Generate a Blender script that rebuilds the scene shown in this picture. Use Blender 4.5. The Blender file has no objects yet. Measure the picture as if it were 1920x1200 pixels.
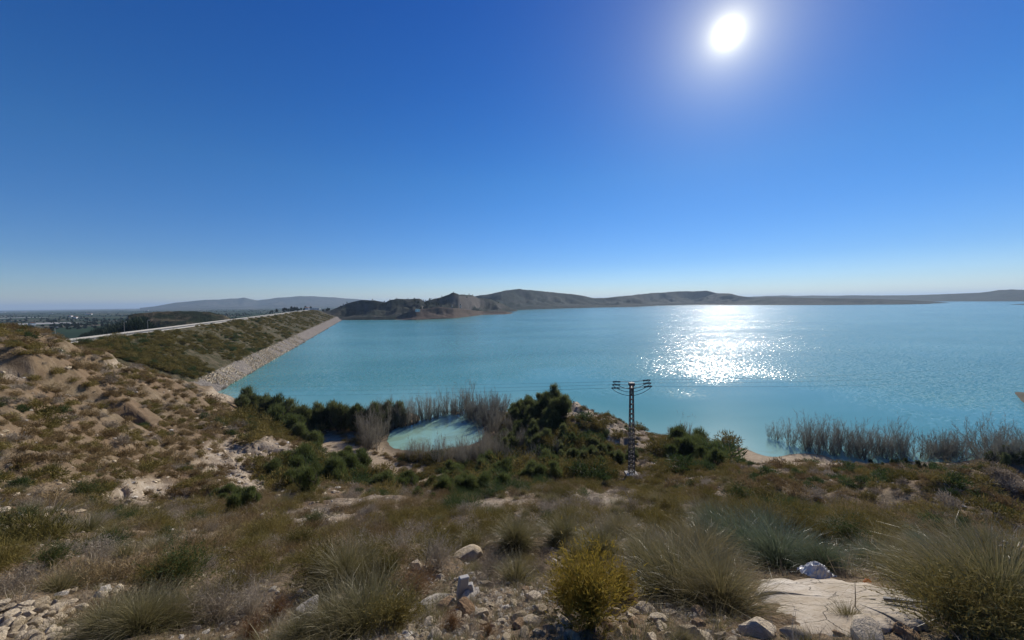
import bpy, math, random
import numpy as np
from mathutils import Matrix, Vector

sc = bpy.context.scene
R = random.Random(7)
NR = np.random.RandomState(11)
C = sc.collection

# ---------------------------------------------------------------- camera
H = 28.0                     # eye height above the lake
FPX = 700.0                  # focal length in photo pixels (1920 wide)
PITCH = math.radians(2.62); ROLL = math.radians(0.746)
_F = np.array([0, math.cos(PITCH), -math.sin(PITCH)])
_R0 = np.array([1.0, 0, 0]); _U0 = np.array([0, math.sin(PITCH), math.cos(PITCH)])
_Rt = _R0 * math.cos(ROLL) - _U0 * math.sin(ROLL)
_Up = _U0 * math.cos(ROLL) + _R0 * math.sin(ROLL)
cam = bpy.data.cameras.new('camera'); cam_o = bpy.data.objects.new('camera', cam); C.objects.link(cam_o)
cam.sensor_width = 36; cam.lens = 36 * FPX / 1920; cam.clip_start = 0.05; cam.clip_end = 80000
cam_o.matrix_world = Matrix(((_Rt[0], _Up[0], -_F[0], 0), (_Rt[1], _Up[1], -_F[1], 0), (_Rt[2], _Up[2], -_F[2], H), (0, 0, 0, 1)))
sc.camera = cam_o


def ray(px, py):
    d = _F * FPX + _Rt * (px - 960) + _Up * (600 - py)
    return d / np.linalg.norm(d)


def at_r(px, py, r):
    """world point on the ray through a photo pixel, at horizontal range r"""
    d = ray(px, py); return np.array([0, 0, H]) + d * (r / math.hypot(d[0], d[1]))


def at_z(px, py, z):
    d = ray(px, py); return np.array([0, 0, H]) + d * ((z - H) / d[2])


def project(x, y, z):
    v = np.stack([x, y, z - H], -1)
    f = np.maximum(v @ _F, 1e-3)
    return 960 + FPX * (v @ _Rt) / f, 600 - FPX * (v @ _Up) / f


# ---------------------------------------------------------------- sky, sun, exposure
SUN = ray(1365, 62)
sun_el = math.asin(SUN[2]); sun_az = math.atan2(SUN[0], SUN[1])
world = bpy.data.worlds.new('World'); sc.world = world; world.use_nodes = True
wn = world.node_tree; wn.nodes.clear()


def N(t, kind, **kw):
    n = t.nodes.new(kind)
    for k, v in kw.items():
        if k == 'ins':
            for kk, vv in v.items(): n.inputs[kk].default_value = vv
        else: setattr(n, k, v)
    return n


def math_node(t, op, a, b=None, c=None, clamp=False):
    n = t.nodes.new('ShaderNodeMath'); n.operation = op; n.use_clamp = clamp
    for i, v in enumerate((a, b, c)):
        if v is None: continue
        if isinstance(v, (int, float)): n.inputs[i].default_value = v
        else: t.links.new(v, n.inputs[i])
    return n.outputs[0]


sky = N(wn, 'ShaderNodeTexSky', sky_type='NISHITA', sun_disc=False, sun_elevation=sun_el, sun_rotation=sun_az,
        altitude=0, air_density=1.0, dust_density=0.0, ozone_density=4.0)
hsv = N(wn, 'ShaderNodeHueSaturation', ins={'Saturation': 1.3, 'Value': 1.0})
wn.links.new(sky.outputs[0], hsv.inputs['Color'])
bg = N(wn, 'ShaderNodeBackground', ins={'Strength': 0.088})
# clear dry air: bluer low down than the model's horizon band
tc = N(wn, 'ShaderNodeTexCoord')
nrm = N(wn, 'ShaderNodeVectorMath', operation='NORMALIZE'); wn.links.new(tc.outputs['Generated'], nrm.inputs[0])
sxz = N(wn, 'ShaderNodeSeparateXYZ'); wn.links.new(nrm.outputs[0], sxz.inputs[0])
tr_ = N(wn, 'ShaderNodeValToRGB'); wn.links.new(sxz.outputs['Z'], tr_.inputs[0]); te = tr_.color_ramp.elements
for _ in range(3): te.new(.5)
for e_, (p_, c_) in zip(te, ((0.0, (.95, .98, 1.22)), (.045, (.76, .87, 1.16)), (.10, (.66, .8, 1.1)), (.3, (.82, .9, 1.1)), (.62, (.56, .7, 1.1)))): e_.position = p_; e_.color = (*c_, 1)
tm = N(wn, 'ShaderNodeMix', data_type='RGBA', blend_type='MULTIPLY'); tm.inputs[0].default_value = 1; wn.links.new(hsv.outputs[0], tm.inputs[6]); wn.links.new(tr_.outputs[0], tm.inputs[7])
wn.links.new(tm.outputs[2], bg.inputs[0])
# the sun's disc and the bright aureole round it, as functions of the angle to the sun
vd = N(wn, 'ShaderNodeVectorMath', operation='DOT_PRODUCT'); vd.inputs[1].default_value = tuple(SUN)
wn.links.new(nrm.outputs[0], vd.inputs[0])
ang = math_node(wn, 'ARCCOSINE', math_node(wn, 'MINIMUM', vd.outputs['Value'], 0.9999999))
g1 = math_node(wn, 'EXPONENT', math_node(wn, 'MULTIPLY', math_node(wn, 'POWER', math_node(wn, 'DIVIDE', ang, 0.0125), 1.0), -1.0))
g2 = math_node(wn, 'EXPONENT', math_node(wn, 'MULTIPLY', math_node(wn, 'POWER', math_node(wn, 'DIVIDE', ang, 0.058), 1.0), -1.0))
g3 = math_node(wn, 'EXPONENT', math_node(wn, 'MULTIPLY', math_node(wn, 'POWER', math_node(wn, 'DIVIDE', ang, 0.25), 1.5), -1.0))
gs = math_node(wn, 'ADD', math_node(wn, 'MULTIPLY', g1, 3.6), math_node(wn, 'ADD', math_node(wn, 'MULTIPLY', g2, 0.85), math_node(wn, 'MULTIPLY', g3, 0.1)))
glow = N(wn, 'ShaderNodeEmission', ins={'Color': (1.0, 0.93, 0.6, 1)})
wn.links.new(gs, glow.inputs['Strength'])
add = N(wn, 'ShaderNodeAddShader'); wo = N(wn, 'ShaderNodeOutputWorld')
wn.links.new(bg.outputs[0], add.inputs[0]); wn.links.new(glow.outputs[0], add.inputs[1]); wn.links.new(add.outputs[0], wo.inputs[0])

sl = bpy.data.lights.new('sun', 'SUN'); sl.energy = 5.0; sl.angle = math.radians(0.5); sl.color = (1.0, 0.93, 0.83)
so = bpy.data.objects.new('sun', sl); C.objects.link(so)
so.rotation_euler = Vector(tuple(SUN)).to_track_quat('Z', 'Y').to_euler(); so.location = (0, 0, 60)
sc.view_settings.view_transform = 'Standard'; sc.view_settings.look = 'None'; sc.view_settings.exposure = 0.0
sc.view_settings.gamma = 1; sc.view_settings.use_curve_mapping = False
sc.render.engine = 'CYCLES'
cy = sc.cycles
cy.max_bounces = 5; cy.diffuse_bounces = 2; cy.glossy_bounces = 2; cy.transmission_bounces = 3; cy.transparent_max_bounces = 6
cy.volume_bounces = 0; cy.caustics_reflective = False; cy.caustics_refractive = False
cy.use_denoising = True; cy.denoiser = 'OPENIMAGEDENOISE'
cy.sample_clamp_indirect = 4
cy.use_adaptive_sampling = True; cy.adaptive_threshold = 0.012

# ---------------------------------------------------------------- noise
def _hash(ix, iy, seed):
    h = (ix.astype(np.int64) * 374761393 + iy.astype(np.int64) * 668265263 + seed * 1442695041) & 0xFFFFFFFF
    h = ((h ^ (h >> 13)) * 1274126177) & 0xFFFFFFFF
    return ((h ^ (h >> 16)) & 0xFFFF) / 65535.0


def vnoise(x, y, seed=0):
    x0 = np.floor(x); y0 = np.floor(y); fx = x - x0; fy = y - y0
    fx = fx * fx * fx * (fx * (fx * 6 - 15) + 10); fy = fy * fy * fy * (fy * (fy * 6 - 15) + 10)
    a = _hash(x0, y0, seed); b = _hash(x0 + 1, y0, seed); c = _hash(x0, y0 + 1, seed); d = _hash(x0 + 1, y0 + 1, seed)
    return (a + (b - a) * fx + (c - a) * fy + (a - b - c + d) * fx * fy) * 2 - 1


def fbm(x, y, seed=0, octv=4, gain=0.5):
    s = 0; a = 1.0
    for k in range(octv):
        s = s + a * vnoise(x * 2 ** k + 17.3 * k, y * 2 ** k - 9.1 * k, seed + k); a *= gain
    return s


def ridge(x, y, seed=0, octv=4, gain=0.5):
    s = 0; a = 1.0; t = 0
    for k in range(octv):
        s = s + a * (1 - np.abs(vnoise(x * 2 ** k + 5.3 * k, y * 2 ** k + 3.1 * k, seed + k)) * 1.6); t += a; a *= gain
    return s / t


def sstep(a, b, x):
    t = np.clip((x - a) / (b - a), 0, 1); return t * t * (3 - 2 * t)


# ---------------------------------------------------------------- ground height
CTRL = []      # (az, ln r, z)


def cp(px, py, r=None, z=None):
    p = at_r(px, py, r) if r is not None else at_z(px, py, z)
    CTRL.append((math.atan2(p[0], p[1]), math.log(math.hypot(p[0], p[1])), p[2]))


def cr(px, r, z):
    d = ray(px, 570); CTRL.append((math.atan2(d[0], d[1]), math.log(r), z))


# foreground
for a in (-90, -60, -30, 0, 30, 60, 90):
    CTRL.append((math.radians(a), math.log(0.5), H - 1.6)); CTRL.append((math.radians(a), math.log(1.1), H - 1.64))
for px, py, r in ((0, 1200, 5.2), (240, 1200, 4.2), (480, 1200, 3.2), (720, 1200, 2.4), (960, 1200, 2.0), (1200, 1200, 2.15), (1440, 1195, 2.6), (1580, 1190, 3.0), (1740, 1190, 3.3), (1900, 1200, 3.6),
                  (0, 1110, 7.4), (240, 1110, 6.3), (480, 1110, 5.0), (720, 1110, 3.9), (960, 1110, 3.2), (1200, 1110, 3.3), (1420, 1095, 4.2), (1580, 1088, 4.4), (1740, 1100, 4.4), (1900, 1100, 4.6),
                  (0, 1040, 10.5), (240, 1040, 9.5), (480, 1045, 8), (720, 1040, 6.2), (960, 1040, 4.8), (1300, 1040, 5.2), (1500, 1060, 5.2), (1750, 1050, 5.6), (1900, 1045, 6),
                  (0, 1000, 14), (240, 1000, 13), (480, 1000, 12), (720, 1000, 9.5), (960, 1000, 7), (1300, 1000, 7), (1500, 1020, 7.5),
                  (0, 960, 19), (240, 960, 20), (480, 960, 18), (720, 965, 15), (960, 960, 11), (1300, 960, 11), (1450, 970, 12), (1600, 985, 16), (1730, 1000, 21), (1900, 1010, 19),
                  (0, 920, 25), (200, 920, 29), (480, 920, 29), (700, 920, 38), (960, 925, 20), (1150, 915, 26), (1300, 920, 22), (1450, 925, 26), (1600, 940, 30), (1900, 960, 31),
                  (0, 850, 31), (0, 800, 36), (0, 740, 44), (0, 680, 54), (0, 608, 74), (60, 618, 77), (100, 632, 80), (130, 649, 82), (200, 668, 86), (300, 702, 92), (380, 728, 98), (430, 743, 112), (465, 762, 108),
                  (200, 720, 68), (200, 800, 50), (200, 870, 39), (330, 760, 76), (330, 830, 56), (400, 790, 72), (400, 860, 52), (480, 800, 84), (540, 825, 68), (550, 850, 56), (530, 890, 49), (440, 905, 40), (350, 920, 33),
                  (600, 905, 47), (660, 905, 51), (760, 925, 40), (860, 905, 46), (900, 880, 56),
                  (960, 880, 50), (1040, 885, 44), (1100, 885, 43), (1184, 890, 46), (1300, 888, 46), (1000, 840, 62), (1040, 800, 68), (980, 790, 80),
                  (1000, 765, 82), (1040, 747, 80), (1075, 752, 79), (1110, 768, 78), (1150, 785, 77), (1190, 800, 77), (1250, 816, 76),
                  (1120, 820, 62), (1180, 840, 60), (1250, 850, 60), (1450, 885, 48), (1600, 880, 56), (1750, 900, 46), (1900, 895, 48), (1900, 920, 40), (1600, 905, 45)):
    cp(px, py, r=r)
for px, py, z in ((600, 835, 1.6), (640, 830, 1.1), (640, 868, 2.0), (720, 880, 1.2), (800, 880, 1.4), (860, 880, 2.0), (690, 820, .5), (700, 845, .5),
                  (760, 848, .15), (840, 850, .4), (900, 845, .5), (950, 820, .8), (960, 785, .8), (930, 768, .5), (850, 770, .5), (770, 782, .45), (715, 800, .4),
                  (760, 815, -.5), (820, 800, -.8), (845, 783, -.6), (880, 790, -.6), (860, 825, -.4),
                  (480, 795, 1.5), (520, 800, 1.0), (600, 805, .7), (700, 800, .7), (450, 775, 1.6),
                  (1340, 832, 0), (1320, 828, .1), (1400, 842, 0), (1480, 852, 0), (1560, 860, 0), (1680, 866, .1), (1730, 868, .3), (1750, 874, .8), (1800, 866, 0), (1920, 864, 0),
                  (1400, 855, 1.0), (1500, 870, 1.4), (1350, 850, 1.4), (1650, 875, .8), (1850, 876, .9)):
    cp(px, py, z=z)
# far side of crests, lake bed, plain
for px, r, z in ((0, 95, 21), (0, 130, 15), (0, 180, 8), (-400, 80, 27), (-400, 130, 20), (-400, 200, 8), (130, 100, 20.2), (130, 125, 19), (130, 150, 17), (60, 110, 20), (60, 200, 5), (200, 110, 16), (200, 150, 12), (300, 120, 10), (300, 150, 6), (300, 200, -2), (380, 130, 5), (380, 165, -1),
                 (430, 130, 1.5), (430, 150, -1), (470, 125, .2), (470, 140, -2.5), (520, 112, -.3), (520, 125, -2), (600, 103, -.3), (600, 115, -2.5), (700, 101, -.3), (700, 115, -2.5), (780, 99, -.3), (850, 99, -.4), (850, 115, -3), (930, 97, -.3), (930, 110, -2.5), (1000, 96, 1), (1000, 104, -1),
                 (1040, 92, 2.5), (1040, 100, -1.5), (1040, 115, -4), (1110, 88, 1), (1110, 96, -2), (1190, 84, 0), (1190, 92, -2.5), (1250, 82, -.6), (1250, 92, -3), (1340, 82, -1), (1340, 95, -3.5), (1450, 85, -1.2), (1450, 110, -4), (1600, 85, -1), (1600, 110, -4), (1800, 85, -1), (1800, 110, -4), (1950, 85, -1), (1950, 110, -4), (2300, 70, 0), (2300, 100, -2), (2300, 40, 8),
                 (2600, 20, 16), (2600, 8, 24), (-400, 20, 22), (-400, 9, 25), (-400, 45, 24)):
    cr(px, r, z)
for px in (-800, -300, 0, 200, 300): cr(px, 330, -6.5)
for px in (400, 500, 700, 900, 1100, 1400, 1700, 2000, 2600): cr(px, 170, -5); cr(px, 330, -6.5)
for a in (-88, 88):
    for r in (3, 12, 40, 100, 330): CTRL.append((math.radians(a), math.log(r), {3: 26.2, 12: 25, 40: 22, 100: 15, 330: -6.5}[r]))
CT = np.array(CTRL); AZS = 2.2
_k = lambda d2: np.where(d2 > 1e-12, d2 * np.log(np.maximum(d2, 1e-12)) * .5, 0)
_X = np.stack([CT[:, 0] * AZS, CT[:, 1]], 1)
_n = len(_X); _D = ((_X[:, None] - _X[None]) ** 2).sum(-1)
_A = np.zeros((_n + 3, _n + 3)); _A[:_n, :_n] = _k(_D) + np.eye(_n) * 2e-4; _A[:_n, _n] = 1; _A[:_n, _n + 1:] = _X; _A[_n, :_n] = 1; _A[_n + 1:, :_n] = _X.T
_W = np.linalg.solve(_A, np.concatenate([CT[:, 2], np.zeros(3)]))


def base_z(x, y):
    x = np.atleast_1d(np.asarray(x, float)); y = np.atleast_1d(np.asarray(y, float))
    shp = x.shape; x = x.ravel(); y = y.ravel()
    az = np.arctan2(x, y); r = np.maximum(np.hypot(x, y), 0.5); lim = math.radians(88)
    out = np.empty(len(x))
    for i in range(0, len(x), 60000):
        a = np.clip(az[i:i + 60000], -lim, lim) * AZS; l = np.log(np.minimum(r[i:i + 60000], 330))
        d2 = (a[:, None] - _X[None, :, 0]) ** 2 + (l[:, None] - _X[None, :, 1]) ** 2
        out[i:i + 60000] = _k(d2) @ _W[:_n] + _W[_n] + a * _W[_n + 1] + l * _W[_n + 2]
    t = sstep(math.radians(88), math.radians(150), np.abs(az))
    zb = 26.4 + np.clip(r - 5, 0, 300) * 0.02
    return (out * (1 - t) + zb * t).reshape(shp)


def march(px, py, fn, rmax=330):
    d = ray(px, py); rr = np.exp(np.linspace(math.log(0.8), math.log(rmax), 1600)); s = rr / math.hypot(d[0], d[1])
    x = d[0] * s; y = d[1] * s; z = H + d[2] * s
    g = fn(x, y); i = np.argmax(z < g)
    return np.array([x[i], y[i], g[i]]) if z[i] < g[i] else None


def seg_dist(x, y, pts):
    best = np.full(np.shape(x), 1e9)
    for (ax, ay), (bx, by) in zip(pts[:-1], pts[1:]):
        vx, vy = bx - ax, by - ay; L = vx * vx + vy * vy + 1e-9
        t = np.clip(((x - ax) * vx + (y - ay) * vy) / L, 0, 1)
        best = np.minimum(best, np.hypot(x - ax - t * vx, y - ay - t * vy))
    return best


TRENCH = [march(px, py, base_z)[:2] for px, py in ((-60, 655), (10, 668), (45, 690), (90, 706), (130, 722), (160, 738), (190, 745))]
TRENCH2 = [march(px, py, base_z)[:2] for px, py in ((128, 656), (150, 664), (175, 672), (200, 680))]
SLAB = np.array([2.75, 2.55])


def region(px, py, cx, cy_, rx, ry, soft=0.35):
    return 1 - sstep(1 - soft, 1 + soft, np.hypot((px - cx) / rx, (py - cy_) / ry))


def zones(x, y, z):
    """soft masks of ground type, all functions of world position"""
    px, py = project(x, y, z)
    n = fbm(x / 6, y / 6, 50, 3) * 0.35
    pale = region(px, py, 480, 865, 95, 45) + region(px, py, 480, 905, 40, 25) + region(px, py, 415, 740, 30, 14) * .8 + region(px, py, 225, 683, 30, 10) \
        + region(px, py, 1090, 768, 45, 22) * .8 + region(px, py, 1160, 815, 70, 25) * .45 + region(px, py, 1290, 870, 60, 14) * .7 + region(px, py, 270, 920, 60, 22) * .7 + region(px, py, 20, 700, 40, 14) * .7 \
        + region(px, py, 1730, 1003, 120, 12) * .8 + region(px, py, 1700, 868, 180, 5) * .6 + region(px, py, 860, 1140, 90, 60) * .6 + region(px, py, 1130, 930, 90, 14) * .7 + region(px, py, 590, 965, 60, 14) * .8 + region(px, py, 1180, 1080, 50, 40) * .7 + region(px, py, 940, 945, 90, 9) * .8 + region(px, py, 700, 940, 70, 10) * .7 + region(px, py, 1050, 975, 60, 8) * .6 + region(px, py, 400, 1010, 70, 8) * .5 + region(px, py, 1350, 930, 60, 7) * .6 + region(px, py, 1130, 1000, 220, 5) * 0
    sand = region(px, py, 650, 845, 75, 38) + region(px, py, 760, 890, 130, 22) * .9 + region(px, py, 1440, 858, 150, 17) + region(px, py, 1620, 870, 120, 6) * .7
    return np.clip(pale + n * (pale > .05), 0, 1), np.clip(sand + n * (sand > .05), 0, 1)


def ground(x, y):
    x = np.atleast_1d(np.asarray(x, float)); y = np.atleast_1d(np.asarray(y, float))
    z = base_z(x, y); r = np.hypot(x, y)
    pl, sd = zones(x, y, z)
    k = sstep(2, 24, r) * sstep(.2, 3.5, z) * (1 - sd * .8)
    z = z + k * (0.55 * fbm(x / 9, y / 9, 1, 3) + 0.3 * fbm(x / 2.3, y / 2.3, 7, 4))
    z = z + 0.07 * fbm(x / 0.9, y / 0.9, 21, 4) * sstep(.8, 6, r) * (0.35 + k) * (1 - sd * .7)
    z = z + .13 * fbm(x / 1.5, y / 1.5, 61, 3) * sstep(1.6, 3.5, r) * (1 - sstep(9, 16, r)) * sstep(.75, 1.5, np.hypot((x - SLAB[0]) / 1.3, (y - SLAB[1]) / 1.1))
    z = z + 0.02 * fbm(x / 0.16, y / 0.16, 33, 3) * (1 - sstep(8, 20, r))
    # eroded rills where the pale marl is bare
    z = z + k * sstep(25, 50, r) * .5 * (ridge(x / 5.5, y / 5.5, 44, 4) - .5)
    z = z - pl * k * sstep(20, 35, r) * 1.5 * (1 - ridge(x / 3.2 + fbm(x / 5, y / 5, 3, 2), y / 7.5, 60, 4))
    for T, w, dp in ((TRENCH, 3.6, 3.2), (TRENCH2, 2.0, 1.8)):
        d = seg_dist(x, y, T); z = z - dp * (1 - sstep(w * .75, w * 1.12, d))
    # lie flat under the slab
    f = 1 - sstep(.95, 1.5, np.hypot((x - SLAB[0]) / 1.0, (y - SLAB[1]) / .8))
    return z


def hit(px, py):
    p = march(px, py, ground); return p


# ---------------------------------------------------------------- object helpers
def tag(o, label=None, cat=None, group=None, kind=None):
    if label: o['label'] = label
    if cat: o['category'] = cat
    if group: o['group'] = group
    if kind: o['kind'] = kind
    return o


def mesh(name, verts, faces, mats=(), smooth=False, fmat=None):
    me = bpy.data.meshes.new(name)
    verts = np.asarray(verts, dtype=np.float32)
    if isinstance(faces, np.ndarray):
        nf, k = faces.shape
        me.vertices.add(len(verts)); me.vertices.foreach_set('co', verts.ravel())
        me.loops.add(nf * k); me.loops.foreach_set('vertex_index', faces.astype(np.int32).ravel())
        me.polygons.add(nf); me.polygons.foreach_set('loop_start', np.arange(0, nf * k, k, dtype=np.int32)); me.polygons.foreach_set('loop_total', np.full(nf, k, np.int32))
        me.update(calc_edges=True)
    else:
        me.from_pydata(verts.tolist(), [], faces)
    for m in mats: me.materials.append(m)
    if fmat is not None: me.polygons.foreach_set('material_index', np.asarray(fmat, np.int32))
    if smooth: me.polygons.foreach_set('use_smooth', np.ones(len(me.polygons), bool))
    me.validate(); return me


def link(name, me, parent=None, loc=None):
    o = bpy.data.objects.new(name, me); C.objects.link(o)
    if parent is not None: o.parent = parent
    if loc is not None: o.location = tuple(float(v) for v in loc)
    return o


def empty(name, loc=(0, 0, 0), rz=0.0, s=1.0):
    o = bpy.data.objects.new(name, None); C.objects.link(o); o.location = tuple(float(v) for v in loc); o.rotation_euler = (0, 0, rz); o.scale = (s, s, s)
    return o


def copy_tree(o, parent=None):
    c = o.copy(); C.objects.link(c); c.parent = parent
    for ch in list(o.children): copy_tree(ch, c)
    return c


def attr(me, name, vals):
    a = me.attributes.new(name, 'FLOAT', 'POINT'); a.data.foreach_set('value', np.asarray(vals, np.float32))


class MB:
    """collects boxes, prisms and tubes into one mesh"""
    def __init__(s): s.v = []; s.f = []
    def add(s, v, f):
        b = len(s.v); s.v += [tuple(map(float, p)) for p in v]; s.f += [tuple(b + i for i in q) for q in f]
    def box(s, c, d, rz=0, rot=None):
        m = rot or Matrix.Rotation(rz, 3, 'Z'); c = Vector(c)
        v = [c + m @ Vector((sx * d[0] / 2, sy * d[1] / 2, sz * d[2] / 2)) for sz in (-1, 1) for sx, sy in ((-1, -1), (1, -1), (1, 1), (-1, 1))]
        s.add(v, [(3, 2, 1, 0), (4, 5, 6, 7), (0, 1, 5, 4), (1, 2, 6, 5), (2, 3, 7, 6), (3, 0, 4, 7)])
    def tube(s, pts, rad, n=6, caps=True):
        pts = [Vector(p) for p in pts]; rads = rad if isinstance(rad, (list, tuple)) else [rad] * len(pts)
        v = []; f = []
        for i, p in enumerate(pts):
            d = (pts[min(i + 1, len(pts) - 1)] - pts[max(i - 1, 0)]).normalized()
            a = d.orthogonal().normalized() if abs(d.z) > .9 else d.cross(Vector((0, 0, 1))).normalized(); b = d.cross(a)
            for k in range(n):
                t = 2 * math.pi * k / n; v.append(p + (a * math.cos(t) + b * math.sin(t)) * rads[i])
        for i in range(len(pts) - 1):
            for k in range(n): f.append((i * n + k, i * n + (k + 1) % n, (i + 1) * n + (k + 1) % n, (i + 1) * n + k))
        if caps: f.append(tuple(range(n - 1, -1, -1))); f.append(tuple(range((len(pts) - 1) * n, len(pts) * n)))
        s.add(v, f)
    def beam(s, a, b, w):
        a = Vector(a); b = Vector(b); d = b - a; m = d.to_track_quat('Z', 'Y').to_matrix()
        s.box((a + b) / 2, (w, w, d.length), rot=m)
    def mesh(s, name, mat, smooth=False): return mesh(name, s.v, s.f, (mat,), smooth)


# ---------------------------------------------------------------- materials
def new_mat(name):
    m = bpy.data.materials.new(name); m.use_nodes = True; t = m.node_tree; t.nodes.clear(); return m, t


def mixc(t, fac, a, b, blend='MIX'):
    n = t.nodes.new('ShaderNodeMix'); n.data_type = 'RGBA'; n.blend_type = blend
    for s, v in ((n.inputs[0], fac), (n.inputs[6], a), (n.inputs[7], b)):
        if isinstance(v, (int, float)): s.default_value = v
        elif isinstance(v, tuple): s.default_value = (*v, 1) if len(v) == 3 else v
        else: t.links.new(v, s)
    return n.outputs[2]


def ramp(t, fac, stops):
    n = t.nodes.new('ShaderNodeValToRGB'); e = n.color_ramp.elements
    while len(e) < len(stops): e.new(0.5)
    for i, (p, c) in enumerate(stops): e[i].position = p; e[i].color = (*c, 1) if isinstance(c, tuple) else (c, c, c, 1)
    t.links.new(fac, n.inputs[0]); return n.outputs[0]


def noise(t, vec, scale, detail=4, rough=0.55, dist=0.0):
    n = N(t, 'ShaderNodeTexNoise', ins={'Scale': scale, 'Detail': detail, 'Roughness': rough, 'Distortion': dist})
    t.links.new(vec, n.inputs['Vector']); return n.outputs['Fac']


def out_principled(t, col, rough=0.85, spec=0.2, bump=None, bstr=0.5, bdist=0.1, metal=0.0):
    p = N(t, 'ShaderNodeBsdfPrincipled', ins={'Metallic': metal, 'Specular IOR Level': spec})
    if isinstance(rough, float): p.inputs['Roughness'].default_value = rough
    else: t.links.new(rough, p.inputs['Roughness'])
    if isinstance(col, tuple): p.inputs['Base Color'].default_value = (*col, 1)
    else: t.links.new(col, p.inputs['Base Color'])
    if bump is not None:
        b = N(t, 'ShaderNodeBump', ins={'Strength': bstr, 'Distance': bdist}); t.links.new(bump, b.inputs['Height']); t.links.new(b.outputs[0], p.inputs['Normal'])
    o = N(t, 'ShaderNodeOutputMaterial'); t.links.new(p.outputs[0], o.inputs[0]); return p


def obj_pos(t): return N(t, 'ShaderNodeTexCoord').outputs['Object']


def geo_pos(t): return N(t, 'ShaderNodeNewGeometry').outputs['Position']


def leaf_mat(name, cols, trans=0.4, rough=0.6, spec=0.15, tip=None):
    """foliage: colour varies from plant to plant and from leaf to leaf"""
    m, t = new_mat(name)
    oi = N(t, 'ShaderNodeObjectInfo'); g = N(t, 'ShaderNodeNewGeometry')
    f = math_node(t, 'ADD', math_node(t, 'MULTIPLY', oi.outputs['Random'], 0.55), math_node(t, 'MULTIPLY', g.outputs['Random Per Island'], 0.45))
    n = len(cols); c = ramp(t, f, [(i / max(n - 1, 1), cc) for i, cc in enumerate(cols)])
    if tip:
        a = N(t, 'ShaderNodeAttribute', attribute_name='along'); c = mixc(t, math_node(t, 'POWER', a.outputs['Fac'], 2.0), c, tip)
    p = N(t, 'ShaderNodeBsdfPrincipled', ins={'Roughness': rough, 'Specular IOR Level': spec}); t.links.new(c, p.inputs['Base Color'])
    tr = N(t, 'ShaderNodeBsdfTranslucent'); t.links.new(c, tr.inputs[0])
    mx = N(t, 'ShaderNodeMixShader', ins={0: trans}); t.links.new(p.outputs[0], mx.inputs[1]); t.links.new(tr.outputs[0], mx.inputs[2])
    o = N(t, 'ShaderNodeOutputMaterial'); t.links.new(mx.outputs[0], o.inputs[0]); return m


def plain_mat(name, col, rough=0.7, spec=0.3, metal=0.0, var=0.25, scale=8.0, bump=0.2):
    m, t = new_mat(name); v = obj_pos(t); n = noise(t, v, scale, 5)
    c = mixc(t, n, tuple(x * (1 - var) for x in col), tuple(min(x * (1 + var), 1) for x in col))
    out_principled(t, c, rough, spec, n, bump, 0.01, metal); return m


def terrain_mat():
    m, t = new_mat('dry_marl_ground'); P = geo_pos(t)
    big = noise(t, P, 0.12, 5, .6); mid = noise(t, P, 0.9, 6, .65); fine = noise(t, P, 7.0, 5, .7); grit = noise(t, P, 45.0, 4, .7)
    c = ramp(t, mid, [(0.25, (.085, .06, .034)), (0.45, (.15, .11, .064)), (0.6, (.225, .17, .103)), (0.8, (.33, .26, .165))])
    c = mixc(t, ramp(t, big, [(0.4, 0.0), (0.62, 0.55)]), c, (.2, .125, .07))
    c = mixc(t, ramp(t, fine, [(0.52, 0.0), (0.68, 0.7)]), c, (.085, .065, .043))       # dry litter
    c = mixc(t, ramp(t, grit, [(0.55, 0.0), (0.7, 0.6)]), c, (.42, .36, .28))
    pale = N(t, 'ShaderNodeAttribute', attribute_name='pale').outputs['Fac']; sand = N(t, 'ShaderNodeAttribute', attribute_name='sand').outputs['Fac']
    pc = ramp(t, noise(t, P, 1.6, 6, .7), [(0.3, (.2, .15, .1)), (0.5, (.36, .29, .21)), (0.75, (.54, .47, .37))])
    sc_ = ramp(t, noise(t, P, 1.1, 5, .6), [(0.3, (.26, .195, .125)), (0.7, (.44, .35, .24))])
    c = mixc(t, pale, c, pc); c = mixc(t, sand, c, sc_)
    sx = N(t, 'ShaderNodeSeparateXYZ'); t.links.new(P, sx.inputs[0])
    wet = N(t, 'ShaderNodeMapRange', ins={'From Min': 0.05, 'From Max': 0.3, 'To Min': 0.55, 'To Max': 0.0}); t.links.new(sx.outputs['Z'], wet.inputs[0])
    c = mixc(t, wet.outputs[0], c, (.1, .085, .06))
    vo = N(t, 'ShaderNodeTexVoronoi', ins={'Scale': 16.0}); t.links.new(P, vo.inputs['Vector'])
    h = math_node(t, 'ADD', math_node(t, 'MULTIPLY', mid, 1.0), math_node(t, 'ADD', math_node(t, 'MULTIPLY', fine, .5), math_node(t, 'ADD', math_node(t, 'MULTIPLY', grit, .12), math_node(t, 'MULTIPLY', vo.outputs['Distance'], -.15))))
    out_principled(t, c, .92, .12, h, 0.9, 0.18); return m


def rock_mat(name, a, b, scale=3.0):
    m, t = new_mat(name); v = obj_pos(t); oi = N(t, 'ShaderNodeObjectInfo')
    n = noise(t, v, scale, 7, .65); n2 = noise(t, v, scale * 5, 4, .6)
    f = math_node(t, 'ADD', math_node(t, 'MULTIPLY', n, .8), math_node(t, 'MULTIPLY', oi.outputs['Random'], .35), clamp=True)
    c = ramp(t, f, [(0.2, tuple(x * .6 for x in a)), (0.45, a), (0.75, b)])
    c = mixc(t, ramp(t, n2, [(0.55, 0.0), (0.7, .5)]), c, tuple(x * .45 for x in a))
    out_principled(t, c, .88, .2, math_node(t, 'ADD', n, math_node(t, 'MULTIPLY', n2, .4)), 0.7, 0.06); return m


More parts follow.
